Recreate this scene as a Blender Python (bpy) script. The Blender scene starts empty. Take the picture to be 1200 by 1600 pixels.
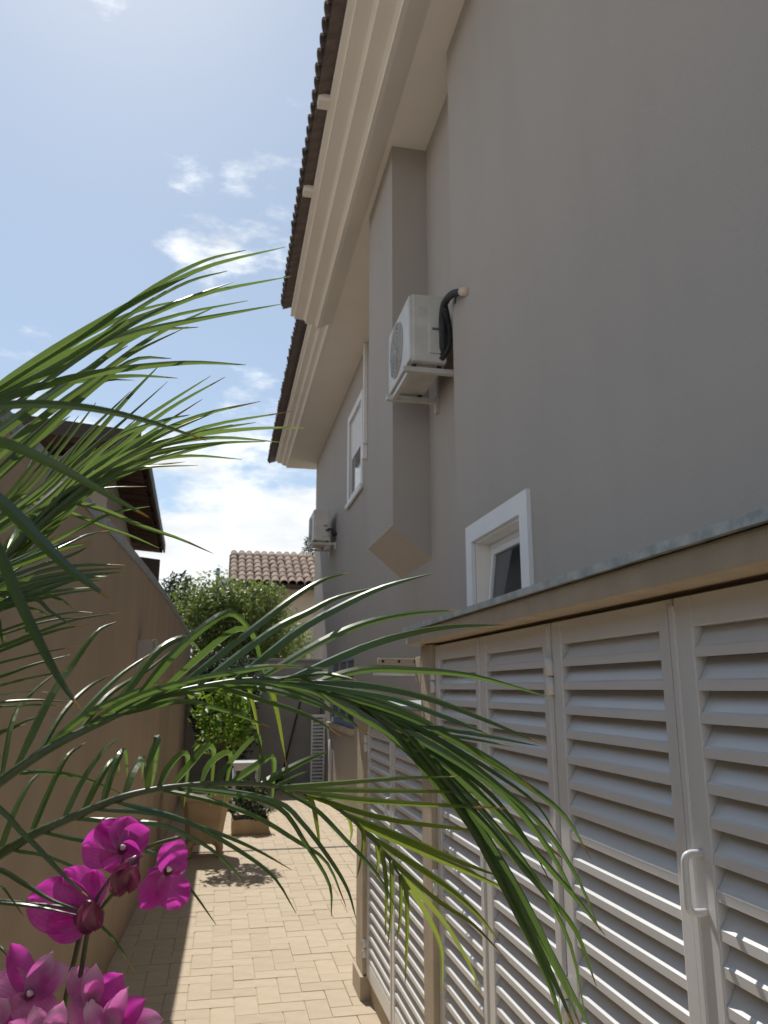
import bpy, bmesh, math, random
from mathutils import Vector, Matrix, noise
random.seed(7)
R = math.radians
sc = bpy.context.scene
col = sc.collection

# ---------------------------------------------------------------- camera
FPX, CX, CY = 1200.0, 600.0, 800.0
PITCH = math.atan(276 / 1200); YAW = math.atan(254 / (1200 / math.cos(PITCH))); EYE = 1.6
cam_d = bpy.data.cameras.new('camera'); cam = bpy.data.objects.new('camera', cam_d); col.objects.link(cam)
cam.location = (0, 0, EYE)
cam.rotation_euler = (math.pi / 2 + PITCH, 0, -YAW)
cam_d.sensor_fit = 'VERTICAL'; cam_d.sensor_height = 36.0; cam_d.lens = 36.0 * FPX / 1600.0
cam_d.clip_start = 0.02; cam_d.clip_end = 3000
cam_d.dof.use_dof = True; cam_d.dof.focus_distance = 1.15; cam_d.dof.aperture_fstop = 13.0
sc.camera = cam

# ---------------------------------------------------------------- light
SUN = Vector((-0.157, 0.70, 1.0)).normalized()          # towards the sun
world = bpy.data.worlds.new('World'); sc.world = world; world.use_nodes = True
nt = world.node_tree; N = nt.nodes; L = nt.links
for n in list(N): N.remove(n)
out = N.new('ShaderNodeOutputWorld'); bg = N.new('ShaderNodeBackground'); bg.inputs[1].default_value = 0.118
sky = N.new('ShaderNodeTexSky'); sky.sky_type = 'NISHITA'; sky.sun_disc = False
sky.sun_elevation = math.asin(SUN.z); sky.sun_rotation = math.atan2(SUN.x, SUN.y)
sky.air_density = 1.0; sky.dust_density = 0.55; sky.ozone_density = 0.25; sky.altitude = 500
tc = N.new('ShaderNodeTexCoord')
sep = N.new('ShaderNodeSeparateXYZ'); L.new(tc.outputs['Generated'], sep.inputs[0])
def wmath(op, a, b=None, clamp=False):
    m = N.new('ShaderNodeMath'); m.operation = op; m.use_clamp = clamp
    for i, v in enumerate((a, b)):
        if v is None: continue
        if isinstance(v, (int, float)): m.inputs[i].default_value = v
        else: L.new(v, m.inputs[i])
    return m.outputs[0]
mp = N.new('ShaderNodeMapping'); mp.inputs['Scale'].default_value = (1, 1, 2.6); mp.inputs['Location'].default_value = (6.6, 4.1, 0.2)
L.new(tc.outputs['Generated'], mp.inputs[0])
n1 = N.new('ShaderNodeTexNoise'); n1.inputs['Scale'].default_value = 4.2; n1.inputs['Detail'].default_value = 9; n1.inputs['Roughness'].default_value = 0.62
L.new(mp.outputs[0], n1.inputs['Vector'])
# clouds stand close together low in the sky and thin out overhead
elev = N.new('ShaderNodeMapRange'); elev.inputs[1].default_value = 0.20; elev.inputs[2].default_value = 0.36
elev.inputs[3].default_value = 0.24; elev.inputs[4].default_value = -0.075; L.new(sep.outputs[2], elev.inputs[0])
cov = wmath('ADD', n1.outputs['Fac'], elev.outputs[0])
ramp = N.new('ShaderNodeMapRange'); ramp.inputs[1].default_value = 0.50; ramp.inputs[2].default_value = 0.66; ramp.interpolation_type = 'SMOOTHSTEP'
L.new(cov, ramp.inputs[0])
n2 = N.new('ShaderNodeTexNoise'); n2.inputs['Scale'].default_value = 9.0; n2.inputs['Detail'].default_value = 6
L.new(mp.outputs[0], n2.inputs['Vector'])
cc = N.new('ShaderNodeMapRange'); cc.inputs[1].default_value = 0.3; cc.inputs[2].default_value = 0.7; cc.inputs[3].default_value = 6.9; cc.inputs[4].default_value = 9.8
L.new(n2.outputs['Fac'], cc.inputs[0])
ccol = N.new('ShaderNodeVectorMath'); ccol.operation = 'SCALE'; ccol.inputs[0].default_value = (0.95, 0.98, 1.0); L.new(cc.outputs[0], ccol.inputs['Scale'])
mix = N.new('ShaderNodeMix'); mix.data_type = 'RGBA'
pale = N.new('ShaderNodeMix'); pale.data_type = 'RGBA'; pale.inputs[0].default_value = 0.34; pale.inputs[7].default_value = (4.3, 5.15, 5.45, 1)   # thin high haze over the whole sky
L.new(sky.outputs[0], pale.inputs[6])
L.new(ramp.outputs[0], mix.inputs[0]); L.new(pale.outputs[2], mix.inputs[6]); L.new(ccol.outputs[0], mix.inputs[7])
L.new(mix.outputs[2], bg.inputs[0]); L.new(bg.outputs[0], out.inputs[0])

sun_d = bpy.data.lights.new('sun', 'SUN'); sun_d.energy = 3.9; sun_d.angle = R(0.53); sun_d.color = (1.0, 0.95, 0.87)
sun = bpy.data.objects.new('sun', sun_d); col.objects.link(sun); sun.location = (0, 0, 20)
sun.rotation_euler = (-SUN).to_track_quat('-Z', 'Y').to_euler()
vs = sc.view_settings; vs.view_transform = 'Standard'; vs.look = 'None'; vs.exposure = 0.20; vs.gamma = 1.0; vs.use_curve_mapping = False
sc.cycles.max_bounces = 8; sc.cycles.diffuse_bounces = 5; sc.cycles.transparent_max_bounces = 6

# ---------------------------------------------------------------- materials
MATS = {}
def mat(name, c, c2=None, scale=6.0, rough=0.8, bump=0.0, bscale=60.0, spec=0.5, metal=0.0, detail=4, stretch=None, coat=0.0, lo=0.35, hi=0.65, pieces=0.0):
    m = bpy.data.materials.new(name); m.use_nodes = True
    t = m.node_tree; b = t.nodes['Principled BSDF']
    b.inputs['Roughness'].default_value = rough; b.inputs['Metallic'].default_value = metal
    b.inputs['Specular IOR Level'].default_value = spec
    if coat: b.inputs['Coat Weight'].default_value = coat
    co = t.nodes.new('ShaderNodeTexCoord'); vec = co.outputs['Object']
    if stretch:
        g = t.nodes.new('ShaderNodeMapping'); g.inputs['Scale'].default_value = stretch
        t.links.new(vec, g.inputs[0]); vec = g.outputs[0]
    last = None
    if c2 is not None:
        n = t.nodes.new('ShaderNodeTexNoise'); n.inputs['Scale'].default_value = scale; n.inputs['Detail'].default_value = detail
        t.links.new(vec, n.inputs['Vector'])
        r = t.nodes.new('ShaderNodeMapRange'); r.inputs[1].default_value = lo; r.inputs[2].default_value = hi
        t.links.new(n.outputs['Fac'], r.inputs[0])
        x = t.nodes.new('ShaderNodeMix'); x.data_type = 'RGBA'
        x.inputs[6].default_value = (*c, 1); x.inputs[7].default_value = (*c2, 1)
        t.links.new(r.outputs[0], x.inputs[0]); last = x.outputs[2]
    if pieces:
        oi = t.nodes.new('ShaderNodeObjectInfo')
        r = t.nodes.new('ShaderNodeMapRange'); r.inputs[3].default_value = 1 - pieces; r.inputs[4].default_value = 1 + pieces * 0.6
        t.links.new(oi.outputs['Random'], r.inputs[0])
        h = t.nodes.new('ShaderNodeHueSaturation')
        if last: t.links.new(last, h.inputs['Color'])
        else: h.inputs['Color'].default_value = (*c, 1)
        t.links.new(r.outputs[0], h.inputs['Value']); last = h.outputs[0]
    if last: t.links.new(last, b.inputs['Base Color'])
    else: b.inputs['Base Color'].default_value = (*c, 1)
    if bump:
        n = t.nodes.new('ShaderNodeTexNoise'); n.inputs['Scale'].default_value = bscale; n.inputs['Detail'].default_value = 5
        t.links.new(co.outputs['Object'], n.inputs['Vector'])
        bp = t.nodes.new('ShaderNodeBump'); bp.inputs['Strength'].default_value = bump; bp.inputs['Distance'].default_value = 0.01
        t.links.new(n.outputs['Fac'], bp.inputs['Height']); t.links.new(bp.outputs[0], b.inputs['Normal'])
    MATS[name] = m
    return m
def leafmat(name, c, c2, trans, rough=0.35, tw=0.4, spec=0.5, pieces=0.25, scale=14.0):
    m = mat(name, c, c2, scale=scale, rough=rough, spec=spec, pieces=pieces)
    t = m.node_tree; b = t.nodes['Principled BSDF']; o = t.nodes['Material Output']
    tr = t.nodes.new('ShaderNodeBsdfTranslucent'); tr.inputs[0].default_value = (*trans, 1)
    x = t.nodes.new('ShaderNodeMixShader'); x.inputs[0].default_value = tw
    t.links.new(b.outputs[0], x.inputs[1]); t.links.new(tr.outputs[0], x.inputs[2]); t.links.new(x.outputs[0], o.inputs[0])
    return m
M_WALL = mat('house_plaster', (0.385, 0.345, 0.312), (0.368, 0.329, 0.298), scale=2.4, stretch=(1.6, 1.6, 0.28), detail=8, lo=0.42, hi=0.78, rough=0.92, bump=0.25, bscale=140, spec=0.2)
M_SOFF = mat('soffit_paint', (0.80, 0.74, 0.68), (0.83, 0.775, 0.71), scale=1.5, rough=0.85, bump=0.06, bscale=40, spec=0.2)
M_TRIM = mat('white_trim', (0.74, 0.73, 0.74), (0.70, 0.69, 0.69), scale=5, rough=0.7, spec=0.3)
M_ROUGH = mat('rough_cream_render', (0.52, 0.44, 0.34), (0.45, 0.38, 0.29), scale=9, rough=0.95, bump=0.4, bscale=260, spec=0.15)
M_ALU = mat('white_aluminium', (0.74, 0.74, 0.745), (0.70, 0.70, 0.70), scale=4, rough=0.32, spec=0.6)
M_ZINC = mat('zinc_flashing', (0.36, 0.40, 0.42), (0.22, 0.26, 0.28), scale=22, rough=0.5, spec=0.5, metal=0.35, bump=0.15, bscale=30)
M_DARK = mat('dark_gap', (0.03, 0.028, 0.026), rough=0.9)
M_BACK = mat('cabinet_inside', (0.40, 0.35, 0.30), (0.34, 0.30, 0.26), scale=4, rough=0.9)
M_TILE = mat('floor_paver', (0.52, 0.43, 0.315), (0.475, 0.39, 0.28), scale=11, rough=0.72, bump=0.12, bscale=120, spec=0.3, pieces=0.06)
M_GROUT = mat('paver_joint', (0.60, 0.50, 0.37), (0.52, 0.43, 0.31), scale=14, rough=0.95)
M_GROUND = mat('ground_concrete', (0.34, 0.30, 0.25), (0.28, 0.25, 0.2), scale=2, rough=0.95)
M_LWALL = mat('boundary_plaster', (0.42, 0.345, 0.265), (0.375, 0.305, 0.235), stretch=(1.4, 1.4, 0.5), detail=8, scale=1.8, rough=0.94, bump=0.2, bscale=130, spec=0.15)
M_NWALL = mat('neighbour_plaster', (0.38, 0.315, 0.26), (0.41, 0.34, 0.28), scale=1.8, rough=0.94, bump=0.1, bscale=80)
M_ENDW = mat('grey_render', (0.38, 0.36, 0.335), (0.32, 0.30, 0.28), scale=2.5, rough=0.95, bump=0.15, bscale=80)
M_BROOF = mat('brown_roof_tile', (0.12, 0.095, 0.088), (0.17, 0.13, 0.115), scale=9, rough=0.85, bump=0.3, bscale=60, pieces=0.25)
M_TROOF = mat('terracotta_tile', (0.36, 0.26, 0.195), (0.24, 0.165, 0.125), scale=8, rough=0.9, bump=0.3, bscale=50, pieces=0.22)
M_WOOD = mat('dark_stained_wood', (0.035, 0.022, 0.016), (0.06, 0.036, 0.025), scale=6, rough=0.7, stretch=(1, 8, 8))
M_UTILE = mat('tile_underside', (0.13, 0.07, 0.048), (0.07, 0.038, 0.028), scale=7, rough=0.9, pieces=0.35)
M_AC = mat('ac_enamel', (0.56, 0.55, 0.53), (0.46, 0.44, 0.40), scale=5, rough=0.5, spec=0.4)
M_ACG = mat('ac_fan_shade', (0.26, 0.26, 0.26), rough=0.7)
M_ACD = mat('ac_grille_dark', (0.10, 0.10, 0.105), rough=0.6)
M_HOSE = mat('black_insulation', (0.018, 0.02, 0.024), (0.03, 0.032, 0.036), scale=30, rough=0.75, bump=0.3, bscale=90)
M_GLASS = mat('dark_glass', (0.035, 0.042, 0.05), rough=0.06, spec=0.6)
M_BLUE = mat('blue_grey_frame', (0.30, 0.36, 0.45), (0.26, 0.32, 0.41), scale=5, rough=0.5)
M_POT = mat('clay_planter', (0.50, 0.37, 0.23), (0.42, 0.30, 0.18), scale=6, rough=0.85, bump=0.2, bscale=50)
M_SOIL = mat('soil', (0.05, 0.035, 0.025), (0.03, 0.022, 0.016), scale=20, rough=1)
M_BARK = mat('bark', (0.12, 0.09, 0.065), (0.07, 0.05, 0.035), scale=20, rough=0.95, bump=0.8, bscale=40)
M_STEM = mat('green_stem', (0.10, 0.13, 0.035), (0.05, 0.06, 0.03), scale=20, rough=0.5)
M_PLAST = mat('white_plastic', (0.66, 0.68, 0.70), (0.6, 0.62, 0.65), scale=5, rough=0.4)
M_STEEL = mat('drain_steel', (0.16, 0.14, 0.12), rough=0.8, metal=0.1)
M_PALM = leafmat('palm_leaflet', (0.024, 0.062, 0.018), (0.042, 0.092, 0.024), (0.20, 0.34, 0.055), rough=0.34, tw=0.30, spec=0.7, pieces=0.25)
M_PALMS = leafmat('palm_leaflet_sunlit', (0.045, 0.095, 0.028), (0.065, 0.125, 0.035), (0.25, 0.37, 0.085), rough=0.33, tw=0.38, spec=0.55, pieces=0.22)  # lighter leaflet copy: light through the sky fronds put into the colour
M_PALMO = leafmat('palm_leaflet_shaded', (0.022, 0.055, 0.022), (0.035, 0.075, 0.03), (0.12, 0.22, 0.05), rough=0.33, tw=0.10, spec=0.65, pieces=0.2)  # darker, duller leaflet copy: shade on the near leaves put into the colour
M_PALMY = leafmat('palm_leaflet_yellow', (0.055, 0.105, 0.018), (0.10, 0.15, 0.025), (0.33, 0.42, 0.05), rough=0.30, tw=0.40, spec=0.5, pieces=0.2)  # yellow-green, more translucent leaflet copy
M_RACH = mat('palm_rachis', (0.085, 0.12, 0.045), (0.06, 0.085, 0.03), scale=25, rough=0.4)
M_TIP = mat('dry_leaf_tip', (0.42, 0.27, 0.07), (0.30, 0.17, 0.05), scale=30, rough=0.7)
M_TREE = leafmat('tree_leaf', (0.055, 0.095, 0.03), (0.16, 0.20, 0.06), (0.30, 0.38, 0.09), rough=0.42, tw=0.38, scale=2.5, pieces=0)
M_BUSH = leafmat('bush_leaf', (0.05, 0.13, 0.02), (0.10, 0.20, 0.03), (0.30, 0.46, 0.05), rough=0.4, tw=0.38, scale=4, pieces=0)
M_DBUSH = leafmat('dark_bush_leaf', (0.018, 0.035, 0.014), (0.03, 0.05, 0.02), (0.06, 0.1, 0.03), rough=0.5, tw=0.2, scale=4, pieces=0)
M_PETAL = leafmat('orchid_petal', (0.42, 0.045, 0.30), (0.56, 0.17, 0.44), (0.85, 0.06, 0.62), rough=0.45, tw=0.45, spec=0.35, pieces=0.15, scale=40)
M_PETALP = leafmat('orchid_petal_pale', (0.48, 0.13, 0.36), (0.70, 0.44, 0.62), (0.80, 0.15, 0.58), rough=0.45, tw=0.42, spec=0.35, pieces=0.12, scale=40)
def petal_marks(m, tipc, tip_from, amount):
    t = m.node_tree; b = t.nodes['Principled BSDF']; src = b.inputs['Base Color'].links[0].from_socket
    at_ = t.nodes.new('ShaderNodeAttribute'); at_.attribute_name = 'petal'; sx = t.nodes.new('ShaderNodeSeparateXYZ'); t.links.new(at_.outputs['Vector'], sx.inputs[0])
    def mr(sock, a, b_, c, d):
        r = t.nodes.new('ShaderNodeMapRange'); r.interpolation_type = 'SMOOTHSTEP'
        for i, v in enumerate((a, b_, c, d)): r.inputs[i + 1].default_value = v
        t.links.new(sock, r.inputs[0]); return r.outputs[0]
    def mx(fac, a, colr):
        x = t.nodes.new('ShaderNodeMix'); x.data_type = 'RGBA'; t.links.new(fac, x.inputs[0]); t.links.new(a, x.inputs[6]); x.inputs[7].default_value = (*colr, 1); return x.outputs[2]
    c = mx(mr(sx.outputs[0], tip_from, 1.0, 0.0, amount), src, tipc)
    c = mx(mr(sx.outputs[0], 0.30, 0.0, 0.0, 0.6), c, (0.72, 0.50, 0.64))
    wv = t.nodes.new('ShaderNodeMath'); wv.operation = 'SINE'; k = t.nodes.new('ShaderNodeMath'); k.operation = 'MULTIPLY'; k.inputs[1].default_value = 34.0
    t.links.new(sx.outputs[1], k.inputs[0]); t.links.new(k.outputs[0], wv.inputs[0])
    c = mx(mr(wv.outputs[0], 0.55, 1.0, 0.0, 0.38), c, (0.22, 0.012, 0.17))
    t.links.new(c, b.inputs['Base Color'])
    tr = [n for n in t.nodes if n.type == 'BSDF_TRANSLUCENT'][0]
petal_marks(M_PETAL, (0.62, 0.26, 0.52), 0.72, 0.5); petal_marks(M_PETALP, (0.86, 0.78, 0.82), 0.5, 0.95)
M_LIP = leafmat('orchid_lip', (0.17, 0.03, 0.085), (0.27, 0.085, 0.12), (0.4, 0.06, 0.2), rough=0.32, tw=0.22, spec=0.6, pieces=0.1, scale=60)
M_COLM = mat('orchid_column', (0.72, 0.55, 0.62), (0.78, 0.68, 0.7), scale=80, rough=0.5)

# ---------------------------------------------------------------- mesh helpers
class MB:
    def __init__(self): self.v = []; self.f = []; self.s = []
    def add(self, vs, fs, smooth=False):
        o = len(self.v); self.v += [tuple(p) for p in vs]
        self.f += [tuple(i + o for i in f) for f in fs]; self.s += [smooth] * len(fs); return self
    def box(self, x0, x1, y0, y1, z0, z1, M=None):
        vs = [Vector((x, y, z)) for x in (x0, x1) for y in (y0, y1) for z in (z0, z1)]
        if M is not None: vs = [M @ v for v in vs]
        return self.add(vs, [(0, 1, 3, 2), (4, 6, 7, 5), (0, 4, 5, 1), (2, 3, 7, 6), (0, 2, 6, 4), (1, 5, 7, 3)])
    def bbox(self, x0, x1, y0, y1, z0, z1, b, M=None):          # box with softened edges
        bm = bmesh.new(); bmesh.ops.create_cube(bm, size=1)
        for v in bm.verts: v.co = Vector(((x0 + x1) / 2 + v.co.x * (x1 - x0), (y0 + y1) / 2 + v.co.y * (y1 - y0), (z0 + z1) / 2 + v.co.z * (z1 - z0)))
        bmesh.ops.bevel(bm, geom=bm.edges[:], offset=b, segments=2, affect='EDGES', profile=0.6)
        bm.verts.index_update()
        vs = [M @ v.co if M is not None else v.co.copy() for v in bm.verts]; fs = [[v.index for v in f.verts] for f in bm.faces]
        bm.free(); return self.add(vs, fs)
    def prism(self, prof, y0, y1, axis='y'):                     # profile (a,b) extruded along an axis
        n = len(prof)
        def pt(a, b, t): return (a, t, b) if axis == 'y' else (t, a, b) if axis == 'x' else (a, b, t)
        vs = [pt(a, b, y0) for a, b in prof] + [pt(a, b, y1) for a, b in prof]
        fs = [(i, (i + 1) % n, (i + 1) % n + n, i + n) for i in range(n)] + [tuple(range(n)), tuple(range(2 * n - 1, n - 1, -1))]
        return self.add(vs, fs)
    def tube(self, pts, r, seg=8, cap=True):
        pts = [Vector(p) for p in pts]; n = len(pts); rs = r if isinstance(r, (list, tuple)) else [r] * n
        vs = []; ref = None
        for i, p in enumerate(pts):
            t = (pts[min(i + 1, n - 1)] - pts[max(i - 1, 0)]).normalized()
            if ref is None: ref = t.orthogonal().normalized()
            ref = (ref - t * ref.dot(t)).normalized(); b = t.cross(ref)
            for k in range(seg):
                a = 2 * math.pi * k / seg; vs.append(p + (ref * math.cos(a) + b * math.sin(a)) * rs[i])
        fs = [(i * seg + k, i * seg + (k + 1) % seg, (i + 1) * seg + (k + 1) % seg, (i + 1) * seg + k) for i in range(n - 1) for k in range(seg)]
        if cap: fs += [tuple(range(seg - 1, -1, -1)), tuple(range((n - 1) * seg, n * seg))]
        return self.add(vs, fs, True)
    def mesh(self, name, m):
        me = bpy.data.meshes.new(name); me.from_pydata([tuple(v) for v in self.v], [], self.f)
        me.polygons.foreach_set('use_smooth', self.s); me.materials.append(m); me.update()
        bm = bmesh.new(); bm.from_mesh(me); bmesh.ops.recalc_face_normals(bm, faces=bm.faces[:]); bm.to_mesh(me); bm.free()
        return me
    def build(self, name, m, parent=None): return link(name, self.mesh(name, m), parent)
def link(name, me, parent=None, M=None):
    o = bpy.data.objects.new(name, me); col.objects.link(o)
    if parent is not None: o.parent = parent
    if M is not None: o.matrix_local = M
    return o
def tag(o, label=None, cat=None, group=None, kind=None):
    if label: o['label'] = label
    if cat: o['category'] = cat
    if group: o['group'] = group
    if kind: o['kind'] = kind
    return o
def thing(name, loc, label, cat, group=None):
    o = bpy.data.objects.new(name, None); o.empty_display_size = 0.1; col.objects.link(o); o.location = loc
    return tag(o, label, cat, group)
def child(mb, name, m, parent):                                  # world-coordinate mesh put under an Empty without rotation
    p = parent; off = Vector((0, 0, 0))
    while p is not None: off += p.location; p = p.parent
    mb.v = [tuple(Vector(v) - off) for v in mb.v]
    return mb.build(name, m, parent)
def catmull(pts, n):
    pts = [Vector(p) for p in pts]
    if len(pts) == 2: return [pts[0].lerp(pts[1], i / n) for i in range(n + 1)]
    P = [pts[0] * 2 - pts[1]] + pts + [pts[-1] * 2 - pts[-2]]; res = []; m = len(pts) - 1
    for i in range(n + 1):
        s = i / n * m; k = min(int(s), m - 1); t = s - k; a, b, c, d = P[k:k + 4]
        res.append(0.5 * ((2 * b) + (c - a) * t + (2 * a - 5 * b + 4 * c - d) * t * t + (3 * b - a - 3 * c + d) * t ** 3))
    return res
def ray(px, py):
    u = (px - CX) / FPX; v = (CY - py) / FPX
    f = math.cos(PITCH) - v * math.sin(PITCH); up = math.sin(PITCH) + v * math.cos(PITCH)
    return Vector((math.sin(YAW) * f + math.cos(YAW) * u, math.cos(YAW) * f - math.sin(YAW) * u, up))
def at(px, py, D): return Vector((0, 0, EYE)) + ray(px, py) * D   # survey: sight line and distance -> point in the garden

# ================================================================ SETTING
tag(MB().box(-300, 300, -300, 700, -0.6, -0.05).build('ground', M_GROUND), kind='structure')
floor = tag(MB().box(-0.95, 1.75, -3.0, 13.4, -0.1, -0.004).build('paved_path', M_GROUT), kind='structure')
# herringbone pavers, each one a piece
PW, PL, GAP, TH = 0.120, 0.240, 0.0026, 0.0075
def paver_mesh(w, l):
    mb = MB(); b = 0.0016
    mb.add([(0, 0, 0), (w, 0, 0), (w, l, 0), (0, l, 0), (b, b, TH), (w - b, b, TH), (w - b, l - b, TH), (b, l - b, TH)],
           [(4, 5, 6, 7), (0, 1, 5, 4), (1, 2, 6, 5), (2, 3, 7, 6), (3, 0, 4, 7)])
    return mb
mH = paver_mesh(PL - GAP, PW - GAP).mesh('paver', M_TILE); mV = paver_mesh(PW - GAP, PL - GAP).mesh('paver', M_TILE)
rest = MB()
def herring():
    done = set(); res = []
    for r in range(-32, 128):
        for c in range(-12, 18):
            k = (c - r) % 4
            if k == 0: res.append((c, r, 'H'))
            elif k == 2: res.append((c, r, 'V'))
    return res
for c, r, k in herring():
    x = c * PW + 0.02; y = r * PW + 0.3
    if k == 'V': y = y
    w, l = (PL, PW) if k == 'H' else (PW, PL)
    if k == 'V': y -= PW
    if x < -0.93 or x + w > 1.72 or y < -2.9 or y + l > 13.3: continue
    z = -0.0045 + random.uniform(-0.0012, 0.0012)
    if 4.0 < y < 8.6 and -0.60 < x < 0.80:
        o = link('paver', mH if k == 'H' else mV, floor); o.location = (x, y, z)
    else:
        a = paver_mesh(w - GAP, l - GAP); rest.add([(vx + x, vy + y, vz + z) for vx, vy, vz in a.v], a.f)
tag(rest.build('pavers', M_TILE, floor), kind='stuff')
dr = thing('drain_channel', (0.1, 8.45, 0.0), 'narrow slotted steel drain set across the cream paved path', 'drain')
child(MB().box(-0.5, 1.6, 8.42, 8.48, 0.0005, 0.0045), 'channel', M_DARK, dr)
sl = MB()
for i in range(84): sl.box(-0.5 + i * 0.025, -0.485 + i * 0.025, 8.422, 8.478, 0.0046, 0.0062)
tag(child(sl, 'grate', M_STEEL, dr), kind='stuff')

# ================================================================ MAIN HOUSE
house = thing('two_storey_house', (3.0, 6.0, 0), 'tall taupe plastered house with cream cornice and brown tiled eaves', 'house')
XN, XR, XB, XF, ZS = 1.36, 1.475, 1.185, 1.665, 6.0
def wall_skin(x, y0, y1, z0, z1, holes, t=0.16):
    mb = MB(); ys = sorted({y0, y1, *[h[0] for h in holes], *[h[1] for h in holes]}); zs = sorted({z0, z1, *[h[2] for h in holes], *[h[3] for h in holes]})
    for a, b in zip(ys, ys[1:]):
        for c, d in zip(zs, zs[1:]):
            if any(h[0] <= a and b <= h[1] and h[2] <= c and d <= h[3] for h in holes): continue
            mb.box(x, x + t, a, b, c, d)
    return mb
w = wall_skin(XN, -4.0, 4.39, -0.05, ZS, [(3.35, 4.06, 1.72, 2.405)])
w.box(XN + 0.163, 7, -4.0, 4.387, -0.05, ZS)
child(w, 'wall', M_WALL, house)
child(MB().box(XR, 7, 4.393, 6.40, -0.05, ZS), 'wall', M_WALL, house)
w = wall_skin(XF, 6.403, 14.75, -0.05, ZS, [(9.50, 10.52, 4.22, 5.40), (10.0, 12.25, 1.10, 2.05)])
w.box(XF + 0.163, 7, 6.403, 14.747, -0.05, ZS)
child(w, 'wall', M_WALL, house)
# projecting shaft with a chamfered foot
sh = MB().prism([(XB, ZS), (XB, 2.775), (XR + 0.01, 2.52), (XF + 0.02, 2.40), (XF + 0.02, ZS)], 5.42, 6.43)
child(sh, 'shaft', M_WALL, house)
# soffit and cornices
child(MB().box(1.14, 1.9, -4.0, 15.2, ZS + 0.002, ZS + 0.12), 'soffit', M_SOFF, house)
c1 = [(1.14, ZS + 0.001), (0.985, 5.91), (0.945, 5.90), (0.945, 5.935), (0.915, 5.95), (0.80, 5.955), (0.80, 5.985), (0.775, 6.0), (0.665, 6.005), (0.665, 6.03), (0.62, 6.035), (0.62, 6.115), (0.64, 6.16), (1.14, 6.22)]
child(MB().prism(c1, -4.0, 8.66), 'cornice', M_SOFF, house)
c2 = [(1.138, ZS + 0.001), (1.095, ZS + 0.001), (1.095, 6.03), (1.065, 6.045), (1.01, 6.05), (1.01, 6.075), (0.98, 6.09), (0.91, 6.095), (0.91, 6.12), (0.87, 6.13), (0.87, 6.17), (1.138, 6.26)]
child(MB().prism(c2, 8.663, 15.2), 'cornice', M_SOFF, house)
for y in (5.12, 6.25, 3.6):
    child(MB().box(0.53, 0.619, y - 0.05, y + 0.05, 6.04, 6.10), 'beam_end', M_SOFF, house)
# roofs: deck plus barrel tiles along the eaves
def barrel(r, l, t=0.014, seg=8, taper=0.85):
    mb = MB(); vs = []
    for k in range(2):
        q = 1 if k == 0 else taper
        for rad in (r * q, r * q - t):
            for i in range(seg + 1):
                a = math.pi * i / seg; vs.append((k * l, -math.cos(a) * rad, math.sin(a) * rad))
    n = seg + 1; fs = []
    for i in range(seg):
        fs.append((i, i + 1, 2 * n + i + 1, 2 * n + i)); fs.append((n + i, 3 * n + i, 3 * n + i + 1, n + i + 1))
        fs.append((i, n + i, n + i + 1, i + 1)); fs.append((2 * n + i, 2 * n + i + 1, 3 * n + i + 1, 3 * n + i))
    return mb.add(vs, fs, False)
barrel_b = barrel(0.064, 0.45).mesh('tile', M_BROOF)
def eave(y0, y1, x0, z0, pitch, slope=20, hip_end=None):
    t = math.tan(R(slope)); e = x0 + 5.2
    rf = child(MB().prism([(x0 + 0.03, z0 - 0.012), (e, z0 - 0.012 + (e - x0) * t), (e, z0 + 0.03 + (e - x0) * t), (x0 + 0.03, z0 + 0.03)], y0, y1), 'roof', M_BROOF, house)
    n = int((y1 - y0) / pitch)
    off = Vector((3.0, 6.0, 0))
    for i in range(n):
        y = y1 - 0.09 - i * pitch
        M = Matrix.Translation(Vector((x0 + random.uniform(-.008, .008), y, z0 + 0.0)) - off) @ Matrix.Rotation(R(-slope + random.uniform(-1.5, 1.5)), 4, 'Y')
        link('tile', barrel_b, rf, M)
    tr = MB()
    for i in range(n + 1):                                       # trough tiles between the caps
        y = y1 - 0.09 + pitch / 2 - i * pitch
        for k in range(6):
            a0 = math.pi * k / 6; a1 = math.pi * (k + 1) / 6
            p = lambda a, x, dz: (x, y - math.cos(a) * 0.06, z0 + dz + 0.03 - math.sin(a) * 0.05)
            tr.add([p(a0, x0 + 0.02, 0), p(a1, x0 + 0.02, 0), p(a1, x0 + 0.45, 0.43 * t), p(a0, x0 + 0.45, 0.43 * t)], [(0, 1, 2, 3)])
    tag(child(tr, 'trough_tiles', M_BROOF, rf), kind='stuff')
eave(-3.8, 8.60, 0.50, 6.10, 0.135)
eave(8.68, 15.55, 0.735, 6.19, 0.135)
child(MB().box(1.9, 6.9, -4.0, 15.3, ZS + 0.003, ZS + 0.1), 'attic_floor', M_SOFF, house)

# bathroom window beside the cabinet: white surround, awning sash open at the foot
def frame_ring(mb, x0, x1, y0, y1, z0, z1, t, bottom=True):
    mb.box(x0, x1, y0, y0 + t, z0, z1); mb.box(x0, x1, y1 - t, y1, z0, z1)
    mb.box(x0, x1, y0 + t, y1 - t, z1 - t, z1)
    if bottom: mb.box(x0, x1, y0 + t, y1 - t, z0, z0 + t)
    return mb
wt = frame_ring(MB(), XN - 0.022, XN + 0.002, 3.238, 4.162, 1.62, 2.503, 0.10)
win = child(wt, 'window', M_TRIM, house)
child(frame_ring(MB(), XN + 0.003, XN + 0.118, 3.351, 4.059, 1.721, 2.404, 0.012), 'reveal', M_SOFF, win)
child(frame_ring(MB(), XN + 0.085, XN + 0.125, 3.364, 4.046, 1.735, 2.391, 0.03), 'frame', M_ALU, win)
TM = Matrix.Translation((XN + 0.10, 0, 2.355)) @ Matrix.Rotation(R(6.5), 4, 'Y')
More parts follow.
